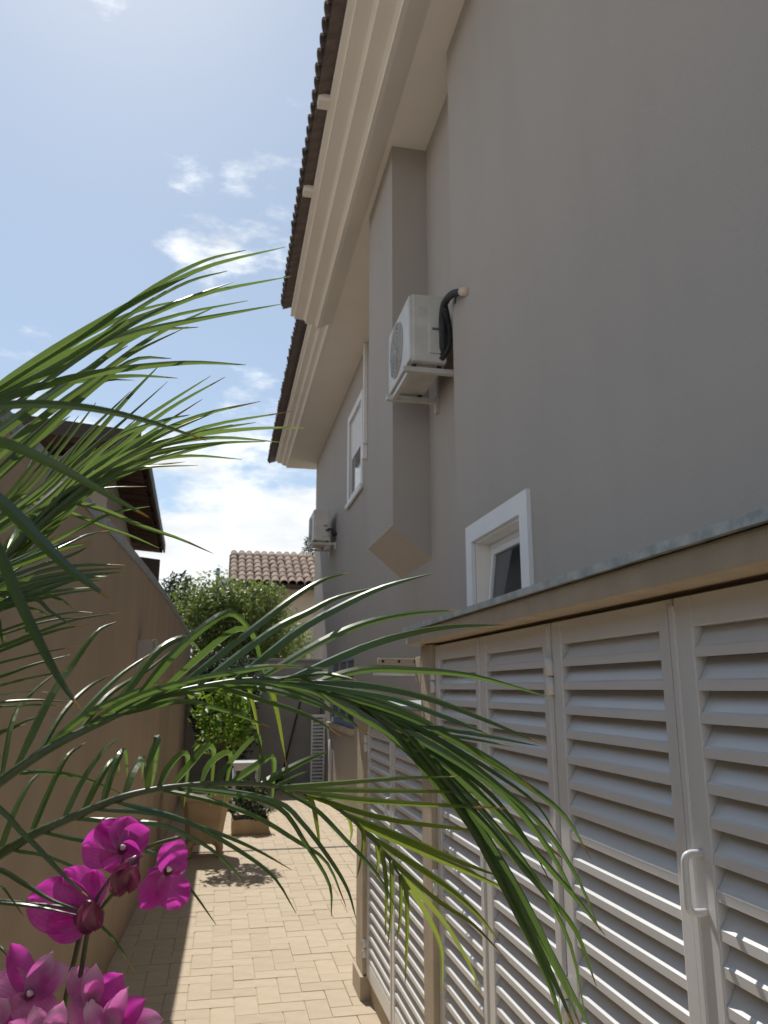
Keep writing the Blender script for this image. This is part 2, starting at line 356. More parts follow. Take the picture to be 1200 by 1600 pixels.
def tilt(mb): mb.v = [tuple(TM @ Vector(v)) for v in mb.v]; return mb
child(tilt(frame_ring(MB(), -0.018, 0.014, 3.40, 4.012, -0.60, 0, 0.036)), 'sash', M_ALU, win)
child(tilt(MB().box(-0.004, 0.004, 3.437, 3.975, -0.563, -0.037)), 'pane', M_GLASS, win)
# upper far window with half lowered roller shutter
wt = frame_ring(MB(), XF - 0.02, XF + 0.002, 9.40, 10.62, 4.12, 5.47, 0.10)
wt.box(XF - 0.045, XF - 0.021, 9.38, 10.64, 4.10, 4.16)
win = child(wt, 'window', M_TRIM, house)
child(frame_ring(MB(), XF + 0.01, XF + 0.06, 9.502, 10.518, 4.222, 5.398, 0.05), 'frame', M_ALU, win)
for i in range(11): child(MB().bbox(XF + 0.022, XF + 0.036, 9.555, 10.465, 4.80 + i * 0.05, 4.847 + i * 0.05, 0.004), 'shutter_slat', M_TRIM, win)
child(MB().box(XF + 0.03, XF + 0.04, 9.553, 10.467, 4.275, 4.80), 'pane', M_GLASS, win)
# ground floor window far along the wall, blue-grey frame
wt = MB().box(XF - 0.05, XF + 0.1, 9.9, 12.35, 1.03, 1.10)
win = child(wt, 'window', M_ROUGH, house)
child(frame_ring(MB(), XF + 0.02, XF + 0.07, 10.003, 12.247, 1.103, 2.047, 0.07), 'frame', M_BLUE, win)
mb = MB()
for y in (10.72, 11.45): mb.box(XF + 0.025, XF + 0.065, y, y + 0.07, 1.175, 1.975)
child(mb, 'mullion', M_BLUE, win)
for y0, y1 in ((10.075, 10.718), (10.793, 11.448), (11.523, 12.175)):
    child(MB().box(XF + 0.04, XF + 0.05, y0, y1, 1.175, 1.975), 'pane', M_GLASS, win)

tr = thing('cable_trunking', (XF, 9.14, 4.4), 'thin white cable duct running down the house wall beside upper window', 'cable duct')
child(MB().bbox(XF - 0.05, XF, 9.11, 9.17, 4.62, 5.99, 0.006), 'duct', M_TRIM, tr)
child(MB().bbox(XF - 0.06, XF, 9.10, 9.18, 4.42, 4.60, 0.008), 'end_cap', M_TRIM, tr)

# ---------------------------------------------------------------- air conditioners
def ac_unit(x0, x1, y0, y1, z0, z1, label, wallx, hosed):
    t = thing('air_conditioner', ((x0 + x1) / 2, y0, z0), label, 'air conditioner', 'outdoor air conditioner units on the house wall')
    body = MB().bbox(x0 + 0.02, x1, y0, y1, z0, z1, 0.014)
    b = child(body, 'casing', M_AC, t)
    child(MB().bbox(x0, x0 + 0.03, y0 + 0.008, y1 - 0.008, z0 + 0.008, z1 - 0.008, 0.012), 'front_panel', M_AC, t)
    g = MB(); cy = y0 + (y1 - y0) * 0.58; cz = (z0 + z1) / 2
    for k in range(1, 8):
        r = 0.028 * k; g.tube([(x0 - 0.006, cy + r * math.cos(a * math.pi / 14), cz + r * math.sin(a * math.pi / 14)) for a in range(29)], 0.003, 4, False)
    for k in range(8):
        a = k * math.pi / 4; g.tube([(x0 - 0.008, cy, cz), (x0 - 0.008, cy + 0.2 * math.cos(a), cz + 0.2 * math.sin(a))], 0.003, 4)
    disc = MB(); disc.add([(x0 - 0.001, cy + 0.2 * math.cos(a * math.pi / 14), cz + 0.2 * math.sin(a * math.pi / 14)) for a in range(28)], [tuple(range(28))])
    gr = child(g, 'fan_grille', M_AC, t); child(disc, 'fan_opening', M_ACG, gr)
    w = x1 - x0
    child(MB().bbox(x0 + w * 0.52, x1 - 0.02, y0 - 0.012, y0 + 0.005, z0 + 0.06, z0 + 0.27, 0.005), 'valve_cover', M_AC, t)
    child(MB().box(x0 + w * 0.6, x0 + w * 0.84, y0 - 0.0135, y0 - 0.011, z0 + 0.222, z0 + 0.24), 'handle_slot', M_ACD, t)
    rb = MB()
    for i in range(5): rb.box(x0 + w * 0.26, x0 + w * 0.48, y0 - 0.003, y0 + 0.002, z1 - 0.17 + i * 0.018, z1 - 0.162 + i * 0.018)
    child(rb, 'badge_ribs', M_AC, t)
    for yy in (y0 + 0.05, y1 - 0.09):
        br = MB().box(x0 - 0.03, wallx, yy, yy + 0.04, z0 - 0.055, z0 - 0.022)
        br.box(wallx - 0.03, wallx, yy - 0.003, yy + 0.043, z0 - 0.13, z0 - 0.01)
        child(br, 'bracket', M_AC, t)
    child(MB().box(x0 + 0.01, x0 + 0.04, y0 + 0.091, y1 - 0.091, z0 - 0.05, z0 - 0.025), 'bracket_rail', M_AC, t)
    for xx in (x0 + 0.03, x1 - 0.05):
        for yy in (y0 + 0.055, y1 - 0.085): child(MB().bbox(xx, xx + 0.03, yy, yy + 0.03, z0 - 0.0215, z0 + 0.002, 0.004), 'rubber_foot', M_HOSE, t)
    if hosed:
        h = MB().tube(catmull([(x1 - 0.03, y0 + 0.01, z0 + 0.06), (x1 - 0.035, y0 - 0.03, z0 + 0.16), (x1 - 0.045, y0 - 0.06, z0 + 0.29), (x1 - 0.055, y0 - 0.16, z0 + 0.345), (x1 - 0.05, y0 - 0.33, z0 + 0.32), (x1 - 0.0, y0 - 0.47, z0 + 0.265)], 28), 0.024, 10)
        h.tube(catmull([(x1 - 0.04, y0 + 0.01, z0 + 0.02), (x1 + 0.01, y0 - 0.02, z0 + 0.12), (x1 + 0.0, y0 - 0.05, z0 + 0.25), (x1 - 0.05, y0 - 0.15, z0 + 0.32)], 18), 0.02, 8)
        h.tube(catmull([(x1 - 0.04, y0 - 0.36, z0 + 0.29), (x1 - 0.05, y0 - 0.36, z0 + 0.26), (x1 - 0.045, y0 - 0.355, z0 + 0.24)], 6), 0.006, 6)
        child(h, 'pipe_insulation', M_HOSE, t)
        child(MB().tube([(x1 - 0.024, y0 - 0.42, z0 + 0.287), (x1 + 0.005, y0 - 0.49, z0 + 0.255)], 0.028, 10), 'pipe_sleeve', mat('putty', (0.55, 0.42, 0.34), rough=0.9), t)
    else:
        h = MB().tube(catmull([(x1 - 0.06, y0 - 0.005, z0 + 0.16), (x1 + 0.01, y0 - 0.06, z0 + 0.17), (x1 + 0.05, y0 - 0.03, z0 + 0.08), (wallx, y0 + 0.01, z0 + 0.12)], 16), 0.02, 8)
        child(h, 'pipe_insulation', M_HOSE, t)
ac_unit(1.11, 1.365, 4.55, 5.22, 3.70, 4.18, 'white outdoor air conditioner with black hose curving into the wall', XR, True)
ac_unit(1.30, 1.56, 11.75, 12.5, 3.86, 4.36, 'weathered outdoor air conditioner near the far corner of the house', XF, False)

# ================================================================ LOUVRED CABINETS
XC = 0.82
def blade(l):                                                    # louvre blade: lip in front, sloping up and back
    prof = [(-0.002, 0.0), (-0.002, 0.0165), (0.004, 0.0205), (0.026, 0.0585), (0.029, 0.0555), (0.008, 0.0145), (0.003, 0.0)]
    return MB().prism(prof, 0.0, l)
def door(cab, y0, y1, z0, z1, stile=0.052, top=0.056, pitch=0.057):
    fr = MB(); x0, x1 = XC, XC + 0.038
    fr.bbox(x0, x1, y0, y0 + stile, z0, z1, 0.003); fr.bbox(x0, x1, y1 - stile, y1, z0, z1, 0.003)
    fr.bbox(x0 + 0.0015, x1 - 0.001, y0 + stile, y1 - stile, z1 - top, z1, 0.002); fr.bbox(x0 + 0.0015, x1 - 0.001, y0 + stile, y1 - stile, z0, z0 + 0.08, 0.002)
    fr.box(x0 - 0.004, x0, y0 + stile * 0.2, y0 + stile * 0.42, z0 + 0.01, z1 - 0.01)
    d = child(fr, 'door', M_ALU, cab)
    l = y1 - y0 - 2 * stile - 0.002
    me = blade(l).mesh('slat', M_ALU)
    n = int((z1 - top - z0 - 0.08) / pitch)
    base = Vector(cab.location)
    for i in range(n):
        o = link('slat', me, d); o.location = Vector((x0 + 0.004, y0 + stile + 0.001, z1 - top - 0.055 - i * pitch + random.uniform(-.0012, .0012))) - base
        o.rotation_euler = (0, R(random.uniform(-1.2, 1.2)), 0)
    return d
def hinge(d, y, zc):
    h = MB().tube([(XC - 0.008, y, zc - 0.045), (XC - 0.008, y, zc - 0.002)], 0.011, 10); h.tube([(XC - 0.008, y, zc + 0.002), (XC - 0.008, y, zc + 0.045)], 0.011, 10)
    child(h, 'hinge', M_ALU, d)

near = thing('utility_cabinet', (1.1, 1.5, 0), 'tall cream cabinet with white louvred doors and metal capped ledge', 'cabinet')
child(MB().bbox(0.80, 1.355, 2.985, 3.135, -0.004, 1.772, 0.006), 'pillar', M_ROUGH, near)
child(MB().bbox(0.80, 1.355, -1.60, -1.45, -0.004, 1.772, 0.006), 'pillar', M_ROUGH, near)
child(MB().box(1.30, 1.357, -1.45, 2.98, 0.0, 1.77), 'back_panel', M_BACK, near)
child(MB().box(0.80, 0.90, -1.449, 2.984, 0.004, 0.085), 'plinth', M_ROUGH, near)
cp = child(MB().bbox(0.747, 1.358, -1.65, 3.17, 1.776, 1.828, 0.006), 'coping', M_ROUGH, near)
fl = MB(); random.seed(3)
ys = [-1.65 + i * (4.825 / 60) for i in range(61)]
vs = []
for y in ys:
    e = random.uniform(-0.0007, 0.0007)
    vs += [(0.7335, y, 1.829 + e), (0.7335, y, 1.847 + e * 0.3), (0.80, y, 1.851), (1.358, y, 1.856), (1.358, y, 1.83), (0.7365, y, 1.8295)]
fl.add(vs, [(i * 6 + k, i * 6 + (k + 1) % 6, i * 6 + 6 + (k + 1) % 6, i * 6 + 6 + k) for i in range(60) for k in range(6)] + [(0, 1, 2, 3, 4, 5), tuple(360 + k for k in range(6))])
child(fl, 'flashing', M_ZINC, cp)
DY = [(2.43, 2.982), (1.868, 2.427), (1.305, 1.858), (0.742, 1.300), (0.18, 0.735), (-0.38, 0.177), (-0.94, -0.383), (-1.445, -0.943)]
doors = [door(near, a, b, 0.09, 1.765) for a, b in DY]
for zc in (1.63, 0.9, 0.25): hinge(doors[1], 1.863, zc); hinge(doors[0], 2.988, zc)
for zc in (1.63, 0.9): hinge(doors[3], 0.738, zc)
child(MB().box(XC - 0.006, XC + 0.0, 1.296, 1.309, 0.10, 1.75), 'meeting_bead', M_ALU, doors[2])
def handle(d, y, z0, z1):
    p = [(XC + 0.005, y, z1), (XC - 0.022, y, z1), (XC - 0.034, y, z1 - 0.014), (XC - 0.034, y, z0 + 0.014), (XC - 0.022, y, z0), (XC + 0.005, y, z0)]
    q = [p[0], p[1]] + catmull([p[1], (XC - 0.031, y, z1 - 0.004), p[2]], 4)[1:] + catmull([p[3], (XC - 0.031, y, z0 + 0.004), p[4]], 4) + [p[5]]
    child(MB().tube(q, 0.0065, 10), 'handle', M_ALU, d)
handle(doors[3], 1.276, 1.232, 1.325)

far = thing('utility_cabinet', (1.2, 3.8, 0), 'lower cream cabinet with narrow louvred doors beyond the taller one', 'cabinet')
child(MB().bbox(0.80, 1.47, 4.445, 4.66, 0.12, 1.462, 0.006), 'pillar', M_ROUGH, far)
child(MB().bbox(0.785, 1.47, 4.43, 4.675, -0.004, 0.117, 0.004), 'pillar_base', M_ROUGH, far)
child(MB().box(1.30, 1.355, 3.14, 4.435, 0.0, 1.46), 'back_panel', M_BACK, far)
child(MB().box(0.84, 0.92, 3.137, 4.428, 0.004, 0.10), 'plinth', M_ROUGH, far)
cp = child(MB().bbox(0.757, 1.354, 3.176, 4.70, 1.466, 1.511, 0.005), 'coping', M_ROUGH, far)
child(MB().box(0.744, 1.354, 3.176, 4.708, 1.512, 1.53), 'flashing', M_ZINC, cp)
for a, b in ((3.80, 4.443), (3.14, 3.797)):
    d = door(far, a, b, 0.115, 1.452, stile=0.045)
    if a > 3.5: hinge(d, 4.447, 0.25); hinge(d, 4.447, 1.3)
    else: handle(d, 3.775, 1.0, 1.09)

# drying arm fixed to the end of the tall cabinet
ra = thing('drying_rack_arm', (0.8, 3.24, 1.6), 'cream metal drying rack arm fixed to the tall cabinet end', 'drying rack')
child(MB().bbox(0.64, 0.86, 3.225, 3.25, 1.70, 1.725, 0.003), 'arm', M_ROUGH, ra)
child(MB().tube([(0.655, 3.24, 1.70), (0.62, 3.24, 1.66), (0.80, 3.24, 1.66)], 0.006, 6), 'stay', M_ALU, ra)
child(MB().bbox(0.80, 0.86, 3.137, 3.224, 1.62, 1.73, 0.003), 'wall_plate', M_ROUGH, ra)
kn = MB()
for x in (0.66, 0.73, 0.80): kn.tube([(x, 3.222, 1.7125), (x, 3.2265, 1.7125)], 0.006, 8)
child(kn, 'bolt', M_DARK, ra)

# ================================================================ LEFT BOUNDARY WALL
LW = [(-1.02, -4.0), (-0.885, -1.0), (-0.80, 0.6), (-0.725, 2.0), (-0.655, 3.3), (-0.60, 4.6), (-0.562, 5.9), (-0.54, 7.2), (-0.531, 8.6), (-0.53, 10.5), (-0.53, 13.4)]
LW = [(p.x, p.y) for p in catmull([(a, b, 0) for a, b in LW], 50)]
def strip(off0, off1, z0, z1, m, name, parent, a=0, b=None, dz=0.0):
    pts = LW[a:b]; vs = []
    for x, y in pts: vs += [(x + off0, y, z0), (x + off0, y, z1 + dz), (x + off1, y, z1), (x + off1, y, z0)]
    n = len(pts); fs = [(i * 4 + k, i * 4 + (k + 1) % 4, i * 4 + 4 + (k + 1) % 4, i * 4 + 4 + k) for i in range(n - 1) for k in range(4)] + [(0, 1, 2, 3), tuple((n - 1) * 4 + k for k in (3, 2, 1, 0))]
    return child(MB().add(vs, fs), name, m, parent)
bw = thing('boundary_wall', (-0.6, 5, 0), 'long brown plastered boundary wall in shade along the paved path', 'wall')
strip(-0.16, 0.0, -0.05, 2.395, M_LWALL, 'wall', bw)
cap = strip(-0.17, 0.006, 2.397, 2.455, M_ZINC, 'metal_capping', bw)
bt = barrel(0.06, 0.34, 0.012, 6).mesh('tile', M_TROOF)
lean = thing('lean_to_roof', (-0.9, 9, 2.45), 'neighbour lean-to roof with small red tiles behind the boundary wall', 'roof')
deck = MB(); pts = [p for p in LW if 3.9 < p[1] < 13.3]; vs = []
for x, y in pts: vs += [(x - 0.14, y, 2.458), (x - 0.14, y, 2.475), (x - 1.0, y, 2.70), (x - 1.0, y, 2.68)]
n = len(pts); deck.add(vs, [(i * 4 + k, i * 4 + (k + 1) % 4, i * 4 + 4 + (k + 1) % 4, i * 4 + 4 + k) for i in range(n - 1) for k in range(4)])
dk = child(deck, 'deck', M_WOOD, lean)
for i in range(66):
    y = 4.0 + i * 0.14; k = min(range(len(LW)), key=lambda q: abs(LW[q][1] - y))
    a = LW[max(k - 1, 0)]; b = LW[min(k + 1, len(LW) - 1)]; x = a[0] + (b[0] - a[0]) * (y - a[1]) / (b[1] - a[1])
    link('tile', bt, dk, Matrix.Translation(Vector((x - 0.06, y, 2.462)) - Vector((-0.9, 9, 2.45))) @ Matrix.Rotation(math.pi, 4, 'Z') @ Matrix.Rotation(R(-14), 4, 'Y'))
bx = thing('wall_box', (-0.53, 5.58, 1.7), 'small pale electrical box fixed to the brown boundary wall', 'electrical box')
child(MB().bbox(-0.575, -0.462, 5.50, 5.66, 1.71, 1.925, 0.008), 'casing', mat('grey_plastic', (0.40, 0.37, 0.36), rough=0.6) if 'grey_plastic' not in MATS else MATS['grey_plastic'], bx)
child(MB().bbox(-0.4618, -0.452, 5.495, 5.665, 1.705, 1.93, 0.004), 'lid', mat('grey_plastic', (0.40, 0.37, 0.36), rough=0.6) if 'grey_plastic' not in MATS else MATS['grey_plastic'], bx)

# ================================================================ NEIGHBOUR HOUSE (left)
nb = thing('neighbour_house', (-3.5, 13.5, 0), 'brown two storey neighbour house with dark timber eave and exposed tiles', 'house')
A, B = (-1.61, 10.5), (-2.02, 16.8)
wl = MB(); f = [(A[0], A[1]), (B[0], B[1]), (-7.2, 16.5), (-7.0, 10.2)]
wl.prism(f, -0.05, 4.62, 'z'); child(wl, 'wall', M_NWALL, nb)
# roof: near edge over the wall, eave running away, exposed tiles under it
e0, e1 = Vector((-1.13, 9.8, 4.66)), Vector((-1.42, 17.7, 4.66)); inn0, inn1 = Vector((-4.3, 9.6, 4.86)), Vector((-4.6, 17.4, 4.86))
rf = child(MB().add([e0, e1, inn1, inn0, e0 + Vector((0, 0, .09)), e1 + Vector((0, 0, .09)), inn1 + Vector((0, 0, .09)), inn0 + Vector((0, 0, .09))],
     [(0, 1, 2, 3), (4, 7, 6, 5), (0, 4, 5, 1), (1, 5, 6, 2), (2, 6, 7, 3), (3, 7, 4, 0)]), 'roof', M_UTILE, nb)
fb = MB()
def beam(mb, a, b, w, h):
    a = Vector(a); b = Vector(b); d = (b - a).normalized(); s = d.cross(Vector((0, 0, 1))).normalized() * w / 2; u = Vector((0, 0, h))
    return mb.add([a - s, a + s, a + s + u, a - s + u, b - s, b + s, b + s + u, b - s + u], [(0, 3, 2, 1), (4, 5, 6, 7), (0, 1, 5, 4), (1, 2, 6, 5), (2, 3, 7, 6), (3, 0, 4, 7)])
beam(fb, e0 + Vector((.02, 0, -.08)), e1 + Vector((.02, 0, -.08)), 0.04, 0.19); child(fb, 'fascia', M_WOOD, rf)
fb = MB(); beam(fb, e0 + Vector((-.02, -.03, -.06)), inn0 + Vector((0, -.03, -.06)), 0.04, 0.2); child(fb, 'barge_board', M_WOOD, rf)
fb = MB(); beam(fb, e1 + Vector((-.02, .03, -.08)), inn1 + Vector((0, .03, -.08)), 0.04, 0.2); child(fb, 'barge_board', M_WOOD, rf)
for i in range(7):
    t = (i + 0.4) / 7; a = e0.lerp(e1, t) + Vector((-.03, 0, -.075)); b = inn0.lerp(inn1, t) + Vector((0, 0, -.075)); b = a.lerp(b, 0.32)
    child(beam(MB(), a, b, 0.06, 0.07), 'rafter', M_WOOD, rf)
for j in range(2):
    t = 0.05 + j * 0.085; child(beam(MB(), e0.lerp(inn0, t) + Vector((0, 0.05, -.022)), e1.lerp(inn1, t) + Vector((0, -0.05, -.022)), 0.04, 0.02), 'batten', M_WOOD, rf)
ut = barrel(0.10, 0.42, 0.016, 6).mesh('tile', M_UTILE)
for i in range(34):
    for j in range(2):
        p = e0.lerp(e1, (i + 0.5) / 34).lerp(inn0.lerp(inn1, (i + 0.5) / 34), 0.02 + j * 0.12)
        link('tile', ut, rf, Matrix.Translation(p - Vector((-3.5, 13.5, 0)) + Vector((0, 0, 0.012))) @ Matrix.Rotation(math.pi, 4, 'Z') @ Matrix.Rotation(R(-4), 4, 'Y') @ Matrix.Rotation(math.pi, 4, 'X'))
lip = MB().add([(-1.47, 17.55, 4.40), (-2.1, 17.2, 4.42), (-2.1, 17.2, 3.2), (-1.47, 17.55, 3.2), (-1.47, 17.65, 4.40), (-2.1, 17.3, 4.42), (-2.1, 17.3, 3.2), (-1.47, 17.65, 3.2)],
     [(0, 1, 2, 3), (4, 7, 6, 5), (0, 4, 5, 1), (1, 5, 6, 2), (2, 6, 7, 3), (3, 7, 4, 0)])
child(lip, 'porch_screen', M_WOOD, nb)
child(MB().box(-2.4, -1.5, 17.0, 17.2, -0.05, 3.3), 'porch_wall', M_NWALL, nb)

# ================================================================ END OF THE PATH
ew = thing('garden_end_wall', (0.5, 13.5, 0), 'grey rendered wall closing the far end of the path in shade', 'wall')
child(MB().bbox(-0.69, 1.66, 13.41, 13.56, -0.05, 2.05, 0.01), 'wall', M_ENDW, ew)
child(MB().bbox(-0.69, 1.66, 13.39, 13.58, 2.052, 2.10, 0.01), 'coping', M_ENDW, ew)
br = thing('broom', (1.0, 13.2, 0), 'dark broom handle leaning against the grey end wall', 'broom')
child(MB().tube([(1.02, 13.22, 0.18), (1.32, 13.39, 1.40)], 0.014, 8), 'handle', M_WOOD, br)
child(MB().bbox(0.86, 1.16, 13.17, 13.25, 0.012, 0.17, 0.02), 'brush_head', M_DARK, br)

sh = thing('louvred_shutter', (1.55, 12.7, 0), 'narrow white louvred shutter standing open beside blue-framed window', 'shutter')
child(frame_ring(MB(), 1.44, 1.655, 12.70, 12.74, 0.013, 1.19, 0.0), 'backing', M_DARK, sh) if False else None
fr = MB(); fr.box(1.435, 1.46, 12.70, 12.735, 0.013, 1.19); fr.box(1.63, 1.655, 12.70, 12.735, 0.013, 1.19); fr.box(1.46, 1.63, 12.70, 12.735, 1.15, 1.19); fr.box(1.46, 1.63, 12.70, 12.735, 0.013, 0.06)
child(fr, 'frame', M_ALU, sh)
sm = MB().prism([(0, 0), (0, 0.012), (0.03, 0.028), (0.033, 0.025), (0.006, 0.0)], 1.461, 1.629, 'x').mesh('slat', M_ALU)
for i in range(20):
    o = link('slat', sm, sh); o.location = Vector((0, 12.702, 0.07 + i * 0.054)) - sh.location
child(MB().tube([(1.64, 12.0, 0.004), (1.64, 12.0, 0.85)], 0.02, 10), 'edge_post', M_TRIM, tag(thing('lit_edge_post', (1.64, 12.0, 0), 'thin white post in place of a lit edge along the house wall', 'pipe')))  # added post stands in for a lit edge, brightness put into its white

tb = thing('garden_table', (0.37, 11.0, 0), 'small white plastic table standing in the shade near the end wall', 'table')
child(MB().bbox(0.19, 0.56, 10.82, 11.18, 0.60, 0.645, 0.012), 'tabletop', M_PLAST, tb)
child(MB().box(0.21, 0.54, 10.84, 11.16, 0.54, 0.598), 'apron', M_PLAST, tb)
for x in (0.22, 0.53):
    for y in (10.86, 11.14): child(MB().tube([(x, y, 0.004), (x, y, 0.545)], [0.016, 0.022], 8), 'leg', M_PLAST, tb)

# ---------------------------------------------------------------- foliage
def leaf_cloud(centre, radii, n, size, seed, lobes=9, hollow=0.45, up=0.25, aspect=0.45):
    rnd = random.Random(seed); mb = MB(); c = Vector(centre); lob = []
    for i in range(lobes):
        d = Vector((rnd.gauss(0, 1), rnd.gauss(0, 1), rnd.gauss(0, 1))).normalized()
        lob.append((Vector((d.x * radii[0], d.y * radii[1], d.z * radii[2])) * rnd.uniform(0.45, 0.8), rnd.uniform(0.32, 0.55)))
    for i in range(n):
        o, s = rnd.choice(lob); d = Vector((rnd.gauss(0, 1), rnd.gauss(0, 1), rnd.gauss(0, 1))).normalized()
        q = hollow + (1 - hollow) * rnd.random() ** 0.5
        p = c + o + Vector((d.x * radii[0], d.y * radii[1], d.z * radii[2])) * s * q
        nrm = (d * 0.7 + Vector((rnd.uniform(-1, 1), rnd.uniform(-1, 1), rnd.uniform(-1, 1) + up))).normalized()
        t = nrm.orthogonal().normalized(); t = Matrix.Rotation(rnd.uniform(0, 6.28), 3, nrm) @ t; b = nrm.cross(t)
        l = size * rnd.uniform(0.6, 1.3); w = l * aspect
        mb.add([p, p + t * l * 0.45 + b * w * 0.5, p + t * l - nrm * l * 0.12, p + t * l * 0.45 - b * w * 0.5], [(0, 1, 2, 3)])
    return mb, [c + o for o, s in lob]
def woody(name, label, cat, base, centre, radii, n, size, seed, m, trunk_r, lobes=9, group=None, **k):
    t = thing(name, base, label, cat, group); mb, lob = leaf_cloud(centre, radii, n, size, seed, lobes, **k)
    base = Vector(base); fork = base.lerp(Vector(centre) - Vector((0, 0, radii[2] * 0.5)), 0.75)
    tk = MB().tube(catmull([base, base.lerp(fork, 0.5) + Vector((trunk_r, trunk_r, 0)), fork], 8), [trunk_r * (1 - 0.05 * i) for i in range(9)], 8)
    for q in lob: tk.tube(catmull([fork - Vector((0, 0, .02)), fork.lerp(q, 0.5) + Vector((0, 0, -radii[2] * 0.08)), q], 6), [trunk_r * 0.55 * (1 - 0.13 * i) for i in range(7)], 6)
    child(tk, 'trunk', M_BARK, t); child(mb, 'crown', m, t)
    return t
woody('garden_tree', 'bushy olive green tree rising above the grey end wall', 'tree', (0.45, 16.6, -0.05), (0.35, 16.6, 2.85), (1.5, 1.4, 1.3), 19000, 0.10, 17, M_TREE, 0.09, 30)
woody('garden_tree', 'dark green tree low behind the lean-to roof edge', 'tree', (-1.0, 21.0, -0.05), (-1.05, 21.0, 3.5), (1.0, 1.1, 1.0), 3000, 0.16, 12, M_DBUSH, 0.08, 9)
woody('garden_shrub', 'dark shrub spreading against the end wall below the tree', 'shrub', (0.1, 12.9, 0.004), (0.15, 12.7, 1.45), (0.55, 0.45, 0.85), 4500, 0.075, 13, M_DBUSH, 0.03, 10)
woody('cypress', 'narrow dark conifer tip rising behind the tiled roof', 'tree', (2.75, 27.0, -0.05), (2.72, 27.0, 5.2), (0.42, 0.42, 1.75), 1600, 0.22, 14, M_DBUSH, 0.09, 10, aspect=0.2)

def planter(x, y):
    t = thing('clay_planter', (x, y, 0.004), 'tapered clay planter on curled feet holding the leafy plant', 'planter')
    mb = MB(); n = 24
    prof = [(0.155, 0.125), (0.165, 0.135), (0.172, 0.17), (0.205, 0.38), (0.228, 0.52), (0.25, 0.53), (0.255, 0.56), (0.25, 0.585), (0.222, 0.585), (0.21, 0.53), (0.0, 0.53)]
    def sq(a, r):                                                # rounded square section
        c, s = math.cos(a), math.sin(a); q = (abs(c) ** 5 + abs(s) ** 5) ** (-1 / 5); return (c * q * r, s * q * r)
    vs = [(x + sq(2 * math.pi * (k + .5) / n, r)[0], y + sq(2 * math.pi * (k + .5) / n, r)[1], z + 0.004) for r, z in prof for k in range(n)]
    m = len(prof); fs = [(i * n + k, i * n + (k + 1) % n, (i + 1) * n + (k + 1) % n, (i + 1) * n + k) for i in range(m - 1) for k in range(n)] + [tuple(range(n - 1, -1, -1))]
    child(mb.add(vs, fs), 'pot', M_POT, t)
    for sx in (-1, 1):
        for sy in (-1, 1):
            p = [(x + sx * 0.10, y + sy * 0.10, 0.15), (x + sx * 0.145, y + sy * 0.145, 0.12), (x + sx * 0.152, y + sy * 0.152, 0.075), (x + sx * 0.13, y + sy * 0.13, 0.038), (x + sx * 0.165, y + sy * 0.165, 0.03)]
            child(MB().tube(catmull(p, 10), [0.042 - 0.002 * i for i in range(11)], 8), 'foot', M_POT, t)
    child(MB().add([(x + sq(2 * math.pi * (k + .5) / n, 0.212)[0], y + sq(2 * math.pi * (k + .5) / n, 0.212)[1], 0.55) for k in range(n)], [tuple(range(n))]), 'soil', M_SOIL, t)
planter(-0.10, 8.32)
woody('potted_plant', 'bright green leafy plant growing in the clay planter', 'plant', (-0.08, 8.32, 0.545), (0.03, 8.32, 1.27), (0.34, 0.34, 0.40), 900, 0.085, 21, M_BUSH, 0.014, 12, hollow=0.3)
bp = thing('low_planter', (0.38, 9.5, 0.004), 'low dark planter box with a dense dark shrub on the path', 'planter')
child(MB().bbox(0.18, 0.60, 9.32, 9.70, 0.004, 0.16, 0.012), 'box', M_POT, bp)
child(MB().box(0.20, 0.58, 9.34, 9.68, 0.161, 0.166), 'soil', M_SOIL, bp)
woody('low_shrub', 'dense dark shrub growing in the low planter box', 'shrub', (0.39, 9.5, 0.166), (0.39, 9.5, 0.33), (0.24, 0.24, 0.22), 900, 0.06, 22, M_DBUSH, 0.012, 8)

# ---------------------------------------------------------------- house with terracotta roof beyond
tn = thing('tile_roof_house', (2.5, 23.5, 0), 'tan house with sunlit terracotta tile roof beyond the garden tree', 'house')
child(MB().box(-0.05, 6.0, 22.4, 27, -0.05, 4.45), 'wall', mat('cream_plaster', (0.62, 0.52, 0.40), (0.57, 0.47, 0.36), scale=2, rough=0.9), tn)
child(MB().prism([(21.9, 4.50), (24.2, 5.68), (24.35, 5.68), (27.2, 4.5), (27.2, 4.42), (21.9, 4.42)], 0.06, 6.2, 'x'), 'roof_deck', M_WOOD, tn)
child(MB().prism([(21.85, 4.40), (21.85, 4.62), (24.25, 5.90), (24.45, 5.90), (27.3, 4.6), (27.3, 4.40)], -0.19, 0.055, 'x'), 'verge', M_TRIM, tn)
child(MB().box(-0.30, -0.195, 22.5, 22.7, 3.9, 5.0), 'blue_post', mat('blue_paint', (0.05, 0.18, 0.32), rough=0.5), tn)
rt = child(MB().box(0.1, 6.1, 21.84, 21.90, 4.38, 4.48), 'roof', M_WOOD, tn)
tt = barrel(0.125, 0.46, 0.018, 7, 0.8).mesh('tile', M_TROOF); off = Vector((2.5, 23.5, 0)); sl = math.atan2(1.18, 2.3)
for i in range(14):
    for j in range(7):
        M = Matrix.Translation(Vector((0.2 + i * 0.235 + random.uniform(-.01, .01), 21.83 + j * 0.345, 4.50 + j * 0.345 * 1.18 / 2.3)) - off) @ Matrix.Rotation(sl + random.uniform(-.02, .02), 4, 'X') @ Matrix.Rotation(math.pi / 2, 4, 'Z')
        link('tile', tt, rt, M)
    link('ridge_tile', tt, rt, Matrix.Translation(Vector((0.1 + i * 0.40, 24.28, 5.66)) - off))
